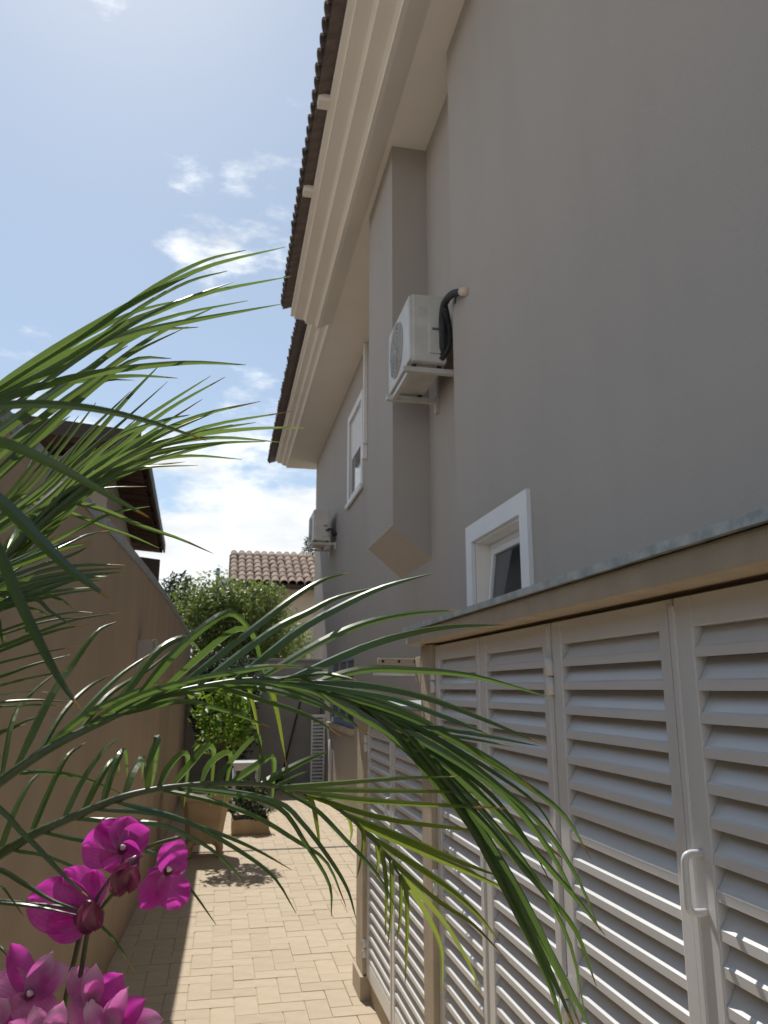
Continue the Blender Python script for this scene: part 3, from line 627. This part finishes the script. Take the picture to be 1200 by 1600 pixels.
# overhead wires far behind
for k, (za, zb) in enumerate(((7.2, 4.6), (5.9, 5.2), (5.2, 4.9))):
    o = MB().tube(catmull([(-9, 31 + k, za), (-2, 31 + k, (za + zb) / 2 - 0.25), (5, 31 + k, zb)], 14), 0.012, 5).build('overhead_wire', M_HOSE)
    tag(o, ('slack dark overhead wire dropping steeply across the sky', 'upper thin dark overhead wire beyond the houses', 'lower thin dark overhead wire beyond the houses')[k], 'wire', 'overhead wires')
pole = thing('utility_pole', (-9, 32, 0), 'concrete utility pole carrying the overhead wires', 'pole')
child(MB().tube([(-9, 32, -0.05), (-9, 32, 7.6)], [0.16, 0.11], 10), 'post', M_GROUND, pole); child(MB().box(-9.06, -8.94, 30.8, 33.4, 7.1, 7.22), 'crossarm', M_WOOD, pole)
pole = thing('utility_pole', (5, 32, 0), 'shorter concrete pole receiving the overhead wires', 'pole')
child(MB().tube([(5, 32, -0.05), (5, 32, 5.6)], [0.16, 0.11], 10), 'post', M_GROUND, pole); child(MB().box(4.94, 5.06, 30.8, 33.4, 4.5, 4.6), 'crossarm', M_WOOD, pole)

#PALM#
# ================================================================ PALM IN THE FOREGROUND
random.seed(21)
CROWN = at(-170, 1420, 0.95)
def planter2(x, y, s, label):
    t = thing('terracotta_pot', (x, y, 0.004), label, 'pot'); n = 28
    prof = [(0.13, 0.0), (0.15, 0.02), (0.19, 0.28), (0.205, 0.285), (0.21, 0.33), (0.19, 0.335), (0.18, 0.30), (0, 0.30)]
    vs = [(x + s * r * math.cos(2 * math.pi * k / n), y + s * r * math.sin(2 * math.pi * k / n), 0.004 + s * z) for r, z in prof for k in range(n)]
    child(MB().add(vs, [(i * n + k, i * n + (k + 1) % n, (i + 1) * n + (k + 1) % n, (i + 1) * n + k) for i in range(len(prof) - 1) for k in range(n)] + [tuple(range(n - 1, -1, -1))]), 'pot', M_POT, t)
    child(MB().add([(x + s * .185 * math.cos(2 * math.pi * k / n), y + s * .185 * math.sin(2 * math.pi * k / n), 0.004 + s * 0.31) for k in range(n)], [tuple(range(n))]), 'soil', M_SOIL, t)
planter2(CROWN.x, CROWN.y, 1.25, 'round clay pot holding the palm beside the boundary wall')
palm = thing('palm', (CROWN.x, CROWN.y, 0.40), 'feathery palm with long narrow green leaflets arching over the path', 'palm')
tk = MB().tube([(CROWN.x + 0.01 * math.sin(i), CROWN.y + 0.01 * math.cos(i * 1.7), 0.38 + i * (CROWN.z - 0.40) / 14) for i in range(15)], [0.062 + 0.007 * (i % 2) for i in range(15)], 12)
child(tk, 'trunk', M_BARK, palm)
EYEV = Vector((0, 0, EYE))

def frond(pts, r0, r1):
    c = catmull([CROWN] + [at(*p) for p in pts], 40)
    o = child(MB().tube(c, [r0 + (r1 - r0) * (i / 40) ** 0.8 for i in range(41)], 8), 'frond', M_RACH, palm)
    return o, c
def project(p):
    d = p - EYEV; f = Vector((math.sin(YAW) * math.cos(PITCH), math.cos(YAW) * math.cos(PITCH), math.sin(PITCH)))
    r = Vector((math.cos(YAW), -math.sin(YAW), 0)); u = r.cross(f); k = d.dot(f)
    return CX + FPX * d.dot(r) / k, CY - FPX * d.dot(u) / k, k
def leaflet(fr, pts, w, d1, m=None, tip=0.5, twist=None, snap=True):
    o, c = fr; p0 = pts[0]
    best = min(range(len(c)), key=lambda i: (project(c[i])[0] - p0[0]) ** 2 + (project(c[i])[1] - p0[1]) ** 2 if (c[i] - EYEV).length > 0.2 and project(c[i])[2] > 0.1 else 1e9)
    bx, by, bd = project(c[best]); d0 = bd
    if d1 < 0.3: d1 = d0 + d1
    n = len(pts); seq = [c[best]]
    start = 1 if math.hypot(bx - p0[0], by - p0[1]) < 25 else 0
    for i in range(start, n):
        s = (i + (1 if start == 0 else 0)) / (n - 1 + (1 if start == 0 else 0)); seq.append(at(pts[i][0], pts[i][1], d0 + (d1 - d0) * s))
    K = 16; q = catmull(seq, K); W = w / FPX * (d0 + d1) / 2 * 0.80
    mid = q[K // 2]; tm = (q[K // 2 + 1] - q[K // 2 - 1]).normalized(); sm = tm.cross((mid - EYEV).normalized()).normalized(); hm = (SUN + (EYEV - mid).normalized()).normalized()
    ph = max(range(-58, 59, 4), key=lambda a: abs((Matrix.Rotation(R(a), 3, tm) @ sm).cross(tm).dot(hm)))   # twist shaped for glare: faces turned between sun and camera
    if twist is not None: ph = twist * random.choice((-1, 1))
    ph = R(max(-62, min(62, ph * random.uniform(0.35, 1.1) + random.gauss(0, 13)))); tw = R(random.uniform(-22, 22))
    vs = []; prev = None
    for i, p in enumerate(q):
        t = (q[min(i + 1, K)] - q[max(i - 1, 0)]).normalized(); v = (p - EYEV).normalized()
        sd = t.cross(v)
        if sd.length < 0.15 and prev is not None: sd = prev - t * prev.dot(t)
        sd.normalize()
        if prev is not None and sd.dot(prev) < 0: sd = -sd
        prev = sd.copy()
        s = i / K; a = ph + tw * s
        sd = Matrix.Rotation(a, 3, t) @ sd; up = sd.cross(t)
        ww = W / max(0.6, math.cos(a)) * min(1.0, 0.5 + s / 0.12 * 0.5) * max(0.0, 1 - s ** 2.6) ** 0.85 * 0.5 + 0.0004
        vs += [p - sd * ww + up * ww * 0.5, p, p + sd * ww + up * ww * 0.5]
    mb = MB(); fs = []
    for i in range(K):
        for k in range(2): fs.append((i * 3 + k, i * 3 + k + 1, i * 3 + k + 4, i * 3 + k + 3))
    mb.add(vs, fs, False)
    ob = child(mb, 'leaflet', m or M_PALM, o)
    me = ob.data
    if random.random() < tip:
        me.materials.append(M_TIP); q = random.choice((1, 1, 2))
        for i in range(K - q, K):
            me.polygons[i * 2].material_index = 1; me.polygons[i * 2 + 1].material_index = 1
    return ob
def many(fr, rows, d1, m=None, tip=0.5, twist=None, full=0.0):
    for pts, w in rows:
        leaflet(fr, pts, w, d1 + random.uniform(-0.05, 0.05), m, tip, twist)
        if full and random.random() < full:                      # a slimmer neighbour beside it
            jx, jy = random.uniform(-26, 10), random.uniform(4, 22); sc_ = random.uniform(0.72, 0.95); x0, y0 = pts[0]
            leaflet(fr, [pts[0]] + [(x0 + (x - x0) * sc_ + jx, y0 + (y - y0) * sc_ + jy) for x, y in pts[1:]], w * 0.85, d1 + random.uniform(0.0, 0.1), m, tip, twist)

# upright frond whose leaflets sweep up across the sky
FA = frond([(-120, 1150, 0.86), (-80, 900, 0.80), (-62, 720, 0.76), (-58, 600, 0.74)], 0.009, 0.003)
many(FA, [
 ([(-50, 640), (60, 562), (150, 507), (240, 457), (330, 415), (446, 386)], 13), ([(-50, 650), (120, 535), (240, 450), (320, 408), (384, 391)], 9),
 ([(-50, 660), (70, 578), (190, 512), (240, 490), (330, 457), (454, 432)], 14), ([(-50, 690), (120, 560), (230, 492), (300, 462), (366, 440)], 8),
 ([(-50, 645), (0, 603), (80, 562), (160, 536), (240, 512), (330, 494), (440, 475)], 17), ([(-50, 640), (60, 603), (150, 582), (240, 570), (310, 566), (384, 570)], 13),
 ([(-60, 720), (40, 645), (130, 582), (220, 520), (310, 511)], 14), ([(-60, 760), (60, 656), (150, 590), (240, 525), (337, 479)], 12),
 ([(-60, 800), (20, 722), (100, 645), (165, 590), (215, 560), (268, 560)], 13), ([(-60, 860), (60, 772), (140, 690), (200, 622), (250, 570)], 10),
 ([(-60, 830), (30, 775), (100, 695), (150, 629)], 7), ([(-60, 860), (70, 755), (130, 682), (204, 611)], 9), ([(-60, 880), (60, 770), (150, 692), (262, 596)], 10),
 ([(-60, 700), (0, 670), (70, 620), (140, 575), (200, 540)], 14), ([(-60, 770), (0, 700), (60, 655), (120, 620)], 12), ([(-60, 820), (0, 745), (60, 690), (110, 650)], 14),
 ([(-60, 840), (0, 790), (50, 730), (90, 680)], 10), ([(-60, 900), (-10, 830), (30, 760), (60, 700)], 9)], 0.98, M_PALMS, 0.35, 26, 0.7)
# frond behind it, fanning to the right
FM = frond([(-100, 1180, 1.0), (-60, 1010, 1.02), (-10, 900, 1.05), (40, 835, 1.08), (95, 775, 1.10), (150, 735, 1.12)], 0.008, 0.002)
many(FM, [
 ([(0, 880), (80, 775), (160, 702), (240, 645), (330, 587)], 11), ([(5, 880), (90, 782), (180, 706), (260, 642), (352, 589)], 11), ([(20, 865), (120, 772), (220, 692), (310, 650), (407, 627)], 11),
 ([(40, 840), (130, 772), (220, 715), (320, 668), (454, 643)], 11), ([(90, 785), (200, 712), (300, 683), (400, 671), (477, 669)], 10), ([(90, 785), (160, 732), (250, 697), (340, 684), (438, 691)], 10),
 ([(70, 800), (170, 692), (250, 658), (297, 648)], 8), ([(30, 850), (100, 785), (170, 746), (230, 729), (310, 727)], 9), ([(30, 780), (100, 783), (160, 797), (220, 822), (280, 842), (333, 865)], 10),
 ([(10, 890), (70, 852), (130, 822), (180, 800), (234, 791)], 8), ([(-5, 895), (60, 830), (120, 760), (180, 715), (235, 690)], 11), ([(10, 870), (70, 795), (130, 735), (200, 680)], 12),
 ([(15, 865), (90, 800), (170, 725), (260, 675), (345, 640)], 11), ([(-10, 900), (40, 830), (90, 770), (150, 700)], 12), ([(60, 810), (150, 745), (240, 700), (330, 672), (400, 660)], 10),
 ([(-20, 920), (30, 880), (80, 830), (140, 765)], 11), ([(20, 860), (80, 815), (130, 775), (135, 717)], 7), ([(-15, 905), (20, 865), (60, 825), (118, 795)], 9), ([(-40, 950), (0, 905), (50, 862), (85, 818)], 8),
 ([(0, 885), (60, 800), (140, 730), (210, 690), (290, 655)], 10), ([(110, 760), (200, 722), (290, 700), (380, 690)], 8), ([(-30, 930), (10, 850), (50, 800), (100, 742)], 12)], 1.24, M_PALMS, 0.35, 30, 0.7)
# leaflets hanging close to the lens
FN = frond([(-150, 1150, 0.70), (-130, 900, 0.58), (-100, 740, 0.52), (-80, 650, 0.50)], 0.008, 0.003)
for pts, w, d in (([(-80, 650), (0, 634), (80, 632), (160, 641), (240, 661), (322, 688)], 15, 0.62), ([(-85, 680), (0, 692), (60, 716), (110, 741), (170, 775), (232, 808)], 19, 0.52),
                  ([(-90, 715), (0, 783), (60, 842), (110, 890), (172, 936)], 25, 0.46), ([(-105, 770), (-40, 800), (0, 868), (30, 938), (60, 1000), (92, 1060), (128, 1112)], 22, 0.46)):
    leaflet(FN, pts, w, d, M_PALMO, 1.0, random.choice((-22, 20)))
# low side frond with shiny level leaflets
FG = frond([(-130, 1220, 0.96), (-90, 1080, 0.96), (-60, 985, 0.97), (-45, 900, 0.98)], 0.007, 0.003)
many(FG, [
 ([(-50, 905), (40, 872), (90, 851), (125, 838)], 8), ([(-50, 910), (50, 874), (100, 856), (145, 847)], 9), ([(-50, 915), (50, 886), (110, 866), (144, 850)], 8),
 ([(-50, 930), (60, 893), (130, 882), (196, 883)], 8), ([(-50, 940), (50, 907), (120, 894), (191, 888)], 9), ([(-50, 950), (60, 911), (130, 898), (188, 894)], 9),
 ([(-55, 965), (50, 922), (120, 904), (176, 900)], 9), ([(-55, 970), (30, 940), (80, 918), (128, 902)], 9), ([(-55, 975), (30, 925), (90, 934), (116, 952)], 7), ([(-55, 975), (45, 935), (80, 955), (111, 976)], 8),
 ([(-60, 1010), (0, 985), (60, 966), (110, 956), (144, 957)], 5), ([(-60, 1040), (0, 1008), (60, 985), (120, 966), (189, 957)], 8), ([(-60, 1045), (0, 1015), (80, 986), (138, 975)], 7),
 ([(-70, 1060), (0, 1034), (60, 1020), (125, 1008)], 5), ([(-70, 1080), (0, 1055), (50, 1038), (109, 1023)], 7), ([(-80, 1090), (0, 1070), (50, 1058), (106, 1048)], 5),
 ([(-80, 1100), (0, 1084), (40, 1080), (80, 1081)], 5), ([(-80, 1110), (0, 1096), (60, 1093), (111, 1097)], 5), ([(-90, 1160), (0, 1142), (40, 1125), (73, 1117)], 7),
 ([(-45, 900), (10, 880), (50, 862), (88, 836)], 8), ([(-50, 940), (20, 935), (40, 980), (45, 1000)], 6), ([(-50, 960), (-5, 960), (3, 990), (5, 1010)], 6)], 1.02, tip=0.6, full=0.5)
# middle frond arching right and down over the cabinet doors
FB = frond([(-60, 1275, 0.90), (0, 1222, 0.90), (80, 1168, 0.93), (160, 1128, 0.96), (240, 1092, 0.99), (320, 1072, 1.02), (400, 1062, 1.04), (480, 1070, 1.05), (560, 1098, 1.05), (640, 1150, 1.03)], 0.008, 0.0022)
many(FB, [
 ([(22, 1205), (70, 1100), (110, 1040), (150, 987), (182, 971)], 13), ([(-5, 1225), (20, 1122), (50, 1082), (88, 1050)], 8), ([(50, 1185), (100, 1112), (140, 1072), (174, 1054)], 8),
 ([(80, 1168), (140, 1100), (190, 1052), (242, 1017)], 11), ([(120, 1145), (170, 1085), (230, 1047), (272, 1014)], 9),
 ([(150, 1132), (210, 1062), (245, 1016), (280, 996), (300, 1000), (322, 1030)], 14), ([(190, 1112), (270, 1022), (330, 970), (364, 958), (392, 988), (414, 1052)], 15),
 ([(240, 1092), (310, 1032), (350, 998), (378, 985), (396, 1000), (408, 1050), (432, 1120), (448, 1198)], 12),
 ([(270, 1083), (400, 976), (460, 931), (505, 905), (547, 895)], 12), ([(310, 1074), (420, 986), (480, 955), (530, 931), (600, 915)], 13), ([(350, 1066), (460, 986), (530, 946), (600, 915), (678, 895)], 15),
 ([(400, 1062), (500, 1002), (570, 972), (640, 958), (722, 953)], 14), ([(430, 1063), (560, 1010), (640, 986), (710, 976), (786, 976)], 15), ([(480, 1070), (560, 1046), (640, 1046), (740, 1056), (856, 1088)], 14)], 1.14, tip=0.4)
many(FB, [([(380, 1064), (385, 1057), (398, 1110), (406, 1156)], 8), ([(400, 1062), (420, 1062), (435, 1122), (447, 1198)], 9)], 1.04, M_PALMY, 0.8)
many(FB, [
 ([(440, 1064), (560, 1066), (660, 1086), (750, 1120), (856, 1166)], 13), ([(440, 1064), (600, 1086), (700, 1121), (766, 1148)], 11), ([(460, 1066), (600, 1096), (720, 1160), (810, 1216), (880, 1270), (923, 1341)], 14),
 ([(480, 1070), (600, 1120), (700, 1181), (780, 1232), (850, 1315), (880, 1342)], 14), ([(500, 1076), (640, 1152), (740, 1232), (820, 1312), (900, 1402), (946, 1462)], 16),
 ([(540, 1090), (640, 1172), (720, 1262), (790, 1390), (850, 1500), (905, 1620)], 19), ([(600, 1122), (740, 1290), (830, 1430), (890, 1540), (935, 1630)], 16), ([(640, 1150), (760, 1290), (850, 1392), (900, 1455), (932, 1542)], 13),
 ([(560, 1098), (720, 1190), (800, 1252), (860, 1330), (906, 1416)], 15), ([(620, 1135), (730, 1280), (810, 1430), (860, 1540), (885, 1630)], 15), ([(640, 1150), (700, 1220), (780, 1350), (840, 1460), (900, 1580)], 15),
 ([(520, 1083), (640, 1160), (740, 1250), (830, 1360), (890, 1470), (915, 1590)], 12), ([(580, 1108), (700, 1220), (790, 1350), (860, 1480), (915, 1625)], 12), ([(600, 1122), (680, 1200), (760, 1320), (830, 1450), (880, 1560), (910, 1640)], 13),
 ([(480, 1070), (620, 1112), (730, 1165), (790, 1200), (840, 1240)], 11), ([(520, 1083), (660, 1140), (760, 1210), (850, 1290), (905, 1375), (938, 1455)], 11), ([(560, 1098), (660, 1130), (770, 1150), (840, 1165)], 9),
 ([(420, 1062), (500, 1052), (530, 1056), (556, 1062)], 8), ([(380, 1064), (470, 1062), (540, 1090), (565, 1112)], 10), ([(340, 1068), (430, 1078), (520, 1110), (580, 1150)], 11)], 1.02, tip=0.5, full=0.45)
many(FB, [([(20, 1210), (70, 1205), (130, 1215), (190, 1240)], 8), ([(180, 1118), (280, 1096), (350, 1110), (423, 1136)], 9), ([(180, 1118), (290, 1078), (347, 1084)], 8), ([(110, 1150), (200, 1095), (290, 1065), (400, 1045), (450, 1040)], 12),
 ([(150, 1132), (240, 1085), (330, 1055), (420, 1040), (520, 1045)], 13), ([(200, 1110), (290, 1080), (390, 1066), (480, 1078), (520, 1100)], 12), ([(60, 1180), (130, 1120), (200, 1085), (260, 1062)], 12)], 0.99, None, 0.6, 15)
# lowest frond, level, yellow-green towards its tip
FC = frond([(-80, 1375, 0.90), (0, 1335, 0.88), (50, 1305, 0.88), (100, 1283, 0.89), (150, 1261, 0.90), (200, 1243, 0.91), (260, 1231, 0.93), (330, 1225, 0.95), (400, 1225, 0.97), (470, 1237, 0.99), (530, 1265, 1.0), (590, 1320, 1.0), (640, 1390, 1.0)], 0.0075, 0.0016)
many(FC, [
 ([(0, 1335), (20, 1272), (45, 1225), (64, 1206)], 10), ([(48, 1306), (75, 1240), (105, 1182), (134, 1160)], 10), ([(90, 1288), (125, 1222), (160, 1172), (188, 1152)], 10),
 ([(128, 1270), (150, 1226), (172, 1192), (184, 1188), (186, 1212)], 11), ([(160, 1258), (172, 1216), (188, 1178), (196, 1176), (199, 1212)], 12), ([(190, 1246), (205, 1206), (220, 1186), (226, 1188), (222, 1215)], 12),
 ([(220, 1239), (228, 1196), (243, 1157), (249, 1157), (244, 1200), (236, 1235)], 13), ([(247, 1233), (265, 1201), (283, 1181), (291, 1184), (290, 1220), (287, 1262)], 12), ([(278, 1229), (300, 1196), (322, 1171), (331, 1174), (330, 1215), (328, 1262)], 12),
 ([(306, 1227), (330, 1196), (351, 1180), (358, 1185), (353, 1220), (347, 1266)], 12), ([(338, 1225), (365, 1191), (395, 1158), (403, 1159), (404, 1195), (403, 1240)], 12), ([(368, 1225), (395, 1201), (419, 1185), (427, 1188), (426, 1225), (423, 1272)], 12),
 ([(400, 1225), (440, 1206), (480, 1186), (513, 1174)], 13), ([(430, 1230), (465, 1212), (480, 1205)], 9)], 0.12, tip=0.1)
many(FC, [
 ([(420, 1228), (520, 1222), (620, 1215), (722, 1213)], 9), ([(430, 1230), (540, 1233), (640, 1235), (740, 1238)], 10), ([(460, 1235), (560, 1248), (660, 1256), (790, 1263)], 11), ([(480, 1240), (600, 1275), (700, 1290), (795, 1303)], 11),
 ([(530, 1265), (640, 1310), (720, 1345), (786, 1371)], 11), ([(550, 1280), (660, 1330), (740, 1366), (806, 1397)], 11), ([(580, 1310), (680, 1370), (740, 1420), (782, 1472)], 12), ([(590, 1320), (680, 1400), (740, 1442), (795, 1502)], 10),
 ([(620, 1360), (660, 1420), (688, 1480), (690, 1552)], 9), ([(630, 1375), (690, 1440), (735, 1515), (750, 1557)], 9)], 1.06, M_PALMY, 0.7)
many(FC, [([(480, 1240), (488, 1255), (495, 1290), (500, 1326)], 9), ([(540, 1273), (546, 1280), (550, 1300), (547, 1316)], 6), ([(560, 1290), (566, 1300), (565, 1332), (557, 1372)], 8), ([(575, 1305), (586, 1315), (590, 1346), (587, 1372)], 8),
 ([(590, 1320), (598, 1335), (604, 1385), (602, 1462)], 9), ([(605, 1340), (611, 1358), (611, 1420), (606, 1477)], 8), ([(620, 1360), (626, 1385), (625, 1432), (620, 1472)], 7), ([(628, 1375), (634, 1392), (636, 1452), (633, 1537)], 9)], 0.98, M_PALMY, 0.8)
many(FC, [
 ([(62, 1302), (140, 1313), (200, 1322), (250, 1337), (300, 1390), (338, 1445)], 8), ([(108, 1280), (200, 1282), (260, 1290), (330, 1326), (384, 1379)], 9), ([(172, 1254), (240, 1265), (300, 1285), (380, 1331), (430, 1371), (463, 1427)], 9),
 ([(148, 1262), (240, 1269), (330, 1296), (400, 1326), (456, 1359)], 8), ([(240, 1234), (330, 1250), (400, 1275), (460, 1311), (510, 1346), (541, 1417)], 9), ([(270, 1230), (380, 1243), (440, 1264), (480, 1321), (515, 1381), (518, 1432)], 9),
 ([(320, 1226), (430, 1249), (475, 1286), (520, 1346), (545, 1391), (557, 1437)], 9), ([(420, 1228), (490, 1261), (540, 1311), (590, 1366), (626, 1432)], 8), ([(20, 1322), (70, 1334), (130, 1358), (174, 1374)], 8)], 0.88, tip=0.5)
FE = frond([(-150, 1430, 0.85), (-110, 1420, 0.8), (-60, 1400, 0.77)], 0.007, 0.003)
many(FE, [([(-80, 1405), (-20, 1262), (40, 1304), (80, 1345), (110, 1376), (137, 1400)], 10), ([(-60, 1400), (-10, 1358), (40, 1381), (80, 1405), (121, 1420)], 9), ([(-60, 1400), (0, 1409), (50, 1415), (119, 1429)], 7),
 ([(-70, 1402), (-5, 1382), (20, 1405), (38, 1433)], 5), ([(-80, 1405), (-10, 1470), (10, 1490), (19, 1502)], 5), ([(120, 1420), (162, 1450), (185, 1476), (209, 1517)], 5)], 0.78, tip=0.7)

# ================================================================ ORCHID TIED TO THE PALM TRUNK
random.seed(5)
CR = Vector((math.cos(YAW), -math.sin(YAW), 0)); CF = Vector((math.sin(YAW), math.cos(YAW), 0)); CUP = Vector((0, 0, 1))
root = Vector((CROWN.x + 0.06, CROWN.y - 0.03, 0.86))
orchid = thing('orchid', root, 'magenta orchid with open blooms and dusky buds below the palm fronds', 'orchid')
def stem(pts, r, m=M_STEM):
    c = catmull([root] + [at(*p) for p in pts], 40); child(MB().tube(c, [r * (1 - 0.5 * i / 40) for i in range(41)], 8), 'stem', m, orchid)
stem([(-20, 1900, 0.86), (70, 1680, 0.80), (96, 1590, 0.79), (114, 1510, 0.78), (132, 1440, 0.78), (160, 1392, 0.79), (196, 1345, 0.80), (240, 1320, 0.81), (283, 1308, 0.81)], 0.0036)
stem([(0, 1900, 0.84), (85, 1680, 0.79), (112, 1590, 0.78), (128, 1510, 0.77), (141, 1445, 0.77), (170, 1405, 0.77), (192, 1382, 0.77)], 0.0036)
for k in range(5):                                               # strap leaves at the foot
    a = k * 1.25 + 0.4; d = Vector((math.cos(a), math.sin(a), 0)); p = [root, root + d * 0.06 + CUP * 0.07, root + d * 0.13 + CUP * 0.08, root + d * 0.19 + CUP * 0.03]
    c = catmull(p, 8); s = d.cross(CUP); vs = []
    for i, q in enumerate(c): w = 0.018 * math.sin(math.pi * min(0.97, (i + 1) / 9)) + 0.002; vs += [q - s * w + CUP * w * .3, q, q + s * w + CUP * w * .3]
    child(MB().add(vs, [(i * 3 + j, i * 3 + j + 1, i * 3 + j + 4, i * 3 + j + 3) for i in range(8) for j in range(2)], True), 'leaf', M_PALM, orchid)
def petal(parent, c, px, tipx, wpx, D, dz, m, cup=0.3):
    base = at(*px, D); tipp = at(*tipx, D + dz); ax = tipp - base; l = ax.length; ax.normalize()
    v = (base - EYEV).normalized(); s = ax.cross(v).normalized(); s = Matrix.Rotation(R(random.uniform(-22, 22)), 3, ax) @ s; nrm = s.cross(ax)
    if nrm.dot(v) > 0: nrm = -nrm
    W = wpx / FPX * D * 0.55; NU, NV = 8, 10; vs = []; f = random.uniform(0, 6)
    for j in range(NV + 1):
        t = j / NV; ww = W * (0.22 + 0.78 * math.sin(math.pi * min(1, t * 0.92 + 0.06)) ** 0.75) * (1 if t < 0.8 else math.sqrt(max(0.0, 1 - ((t - 0.8) / 0.2) ** 2)) * 0.9 + 0.1)
        for i in range(NU + 1):
            u = -1 + 2 * i / NU
            h = cup * W * (u * u) - l * 0.22 * (t - 0.45) ** 2 + 0.05 * W * math.sin(u * 7 + t * 5 + f) * abs(u) * t - 0.06 * W * math.exp(-(u * 4) ** 2)
            vs.append(base + ax * l * t + s * ww * u + nrm * h)
    fs = [(j * (NU + 1) + i, j * (NU + 1) + i + 1, (j + 1) * (NU + 1) + i + 1, (j + 1) * (NU + 1) + i) for j in range(NV) for i in range(NU)]
    o = child(MB().add(vs, fs, True), 'petal', m, parent)
    a = o.data.attributes.new('petal', 'FLOAT_VECTOR', 'POINT')
    a.data.foreach_set('vector', [q for j in range(NV + 1) for i in range(NU + 1) for q in (j / NV, -1 + 2 * i / NU, 0.0)])
    return o
def blob(mb, c, ax, l, r, seg=14, rings=9, pinch=0.0):
    c = Vector(c); ax = Vector(ax).normalized(); a = ax.orthogonal().normalized(); b = ax.cross(a); vs = []
    for i in range(rings + 1):
        t = i / rings; rr = r * math.sin(math.pi * max(0.03, min(0.97, t))) ** 0.7 * (1 - pinch * t)
        for k in range(seg):
            an = 2 * math.pi * k / seg; q = 1 + 0.10 * math.sin(3 * an + 1); vs.append(c + ax * (t - 0.5) * l + (a * math.cos(an) + b * math.sin(an)) * rr * q)
    fs = [(i * seg + k, i * seg + (k + 1) % seg, (i + 1) * seg + (k + 1) % seg, (i + 1) * seg + k) for i in range(rings) for k in range(seg)] + [tuple(range(seg)), tuple(range(rings * seg, (rings + 1) * seg))]
    return mb.add(vs, fs, True)
def bloom(c, D, petals, lip=True, lipm=None, lipr=7):
    p = at(*c, D - 0.004); mb = MB()
    blob(mb, p, CR * 0.3 + CUP * 0.4 - CF, 0.016, lipr / FPX * D)
    fl = child(mb, 'flower', lipm or M_LIP, orchid)
    for tipx, w, dz, m in petals: petal(fl, None, c, tipx, w, D, dz, m)
    child(blob(MB(), at(c[0] + 2, c[1] - 4, D - 0.012), CUP * 0.5 - CF, 0.012, 0.0028), 'column', M_COLM, fl)
    return fl
P, Q = M_PETAL, M_PETALP
bloom((190, 1328), 0.80, [((130, 1322), 58, 0.012, P), ((158, 1284), 46, 0.02, P), ((200, 1276), 48, 0.022, P), ((234, 1296), 44, 0.012, P), ((163, 1358), 44, -0.006, P), ((222, 1338), 36, -0.012, P)])
bloom((142, 1424), 0.78, [((44, 1404), 74, 0.015, P), ((100, 1360), 62, 0.022, P), ((150, 1358), 44, 0.022, P), ((74, 1458), 52, -0.004, P)], lipm=M_LIP)
bloom((262, 1362), 0.82, [((276, 1306), 42, 0.0, P), ((220, 1420), 40, -0.01, P), ((279, 1420), 48, 0.004, P), ((292, 1345), 30, 0.012, P), ((232, 1375), 30, 0.01, P)], lipm=M_DARK, lipr=6)
def bud(c, D, ax, l, r, n):
    o = child(blob(MB(), at(*c, D), ax, l, r, pinch=0.15), 'bud', M_LIP, orchid)
    for k in range(n):
        a = k * 2.1; q = (c[0] + 9 * math.cos(a), c[1] + 7 * math.sin(a)); petal(o, None, (q[0] - ax.x * 22, q[1] + ax.z * 24), (q[0] + ax.x * 16, q[1] - ax.z * 20), 30, D - 0.018 + 0.004 * k, 0.0, M_LIP, 0.6)
bud((140, 1432), 0.775, Vector((0.15, 0.2, -1)), 0.032, 0.0155, 2)
bud((197, 1368), 0.775, Vector((0.5, -0.1, 0.9)), 0.042, 0.0135, 3)
bloom((45, 1556), 0.74, [((18, 1474), 38, 0.01, P), ((82, 1488), 32, 0.0, Q), ((108, 1508), 40, 0.008, Q), ((-14, 1532), 54, 0.0, Q), ((4, 1600), 44, -0.02, Q), ((82, 1606), 46, -0.02, Q)])
bloom((142, 1570), 0.76, [((112, 1512), 42, 0.01, Q), ((149, 1508), 32, -0.004, Q), ((192, 1522), 46, 0.008, P), ((104, 1596), 36, -0.01, Q), ((180, 1604), 38, -0.012, P)])
bloom((168, 1618), 0.72, [((198, 1544), 28, 0.0, Q), ((176, 1560), 24, 0.006, Q), ((226, 1560), 42, 0.004, P), ((254, 1592), 44, 0.0, Q), ((135, 1566), 30, 0.004, Q), ((150, 1680), 40, -0.01, P)])
bloom((70, 1640), 0.70, [((52, 1572), 34, 0.0, Q), ((98, 1566), 34, 0.0, Q), ((14, 1598), 44, 0.0, Q), ((120, 1610), 40, 0.0, P), ((60, 1700), 44, -0.01, P)])
bloom((-20, 1600), 0.72, [((-50, 1540), 44, 0.0, Q), ((14, 1560), 36, 0.0, Q), ((20, 1620), 40, -0.01, P), ((-60, 1640), 44, 0.0, P)])
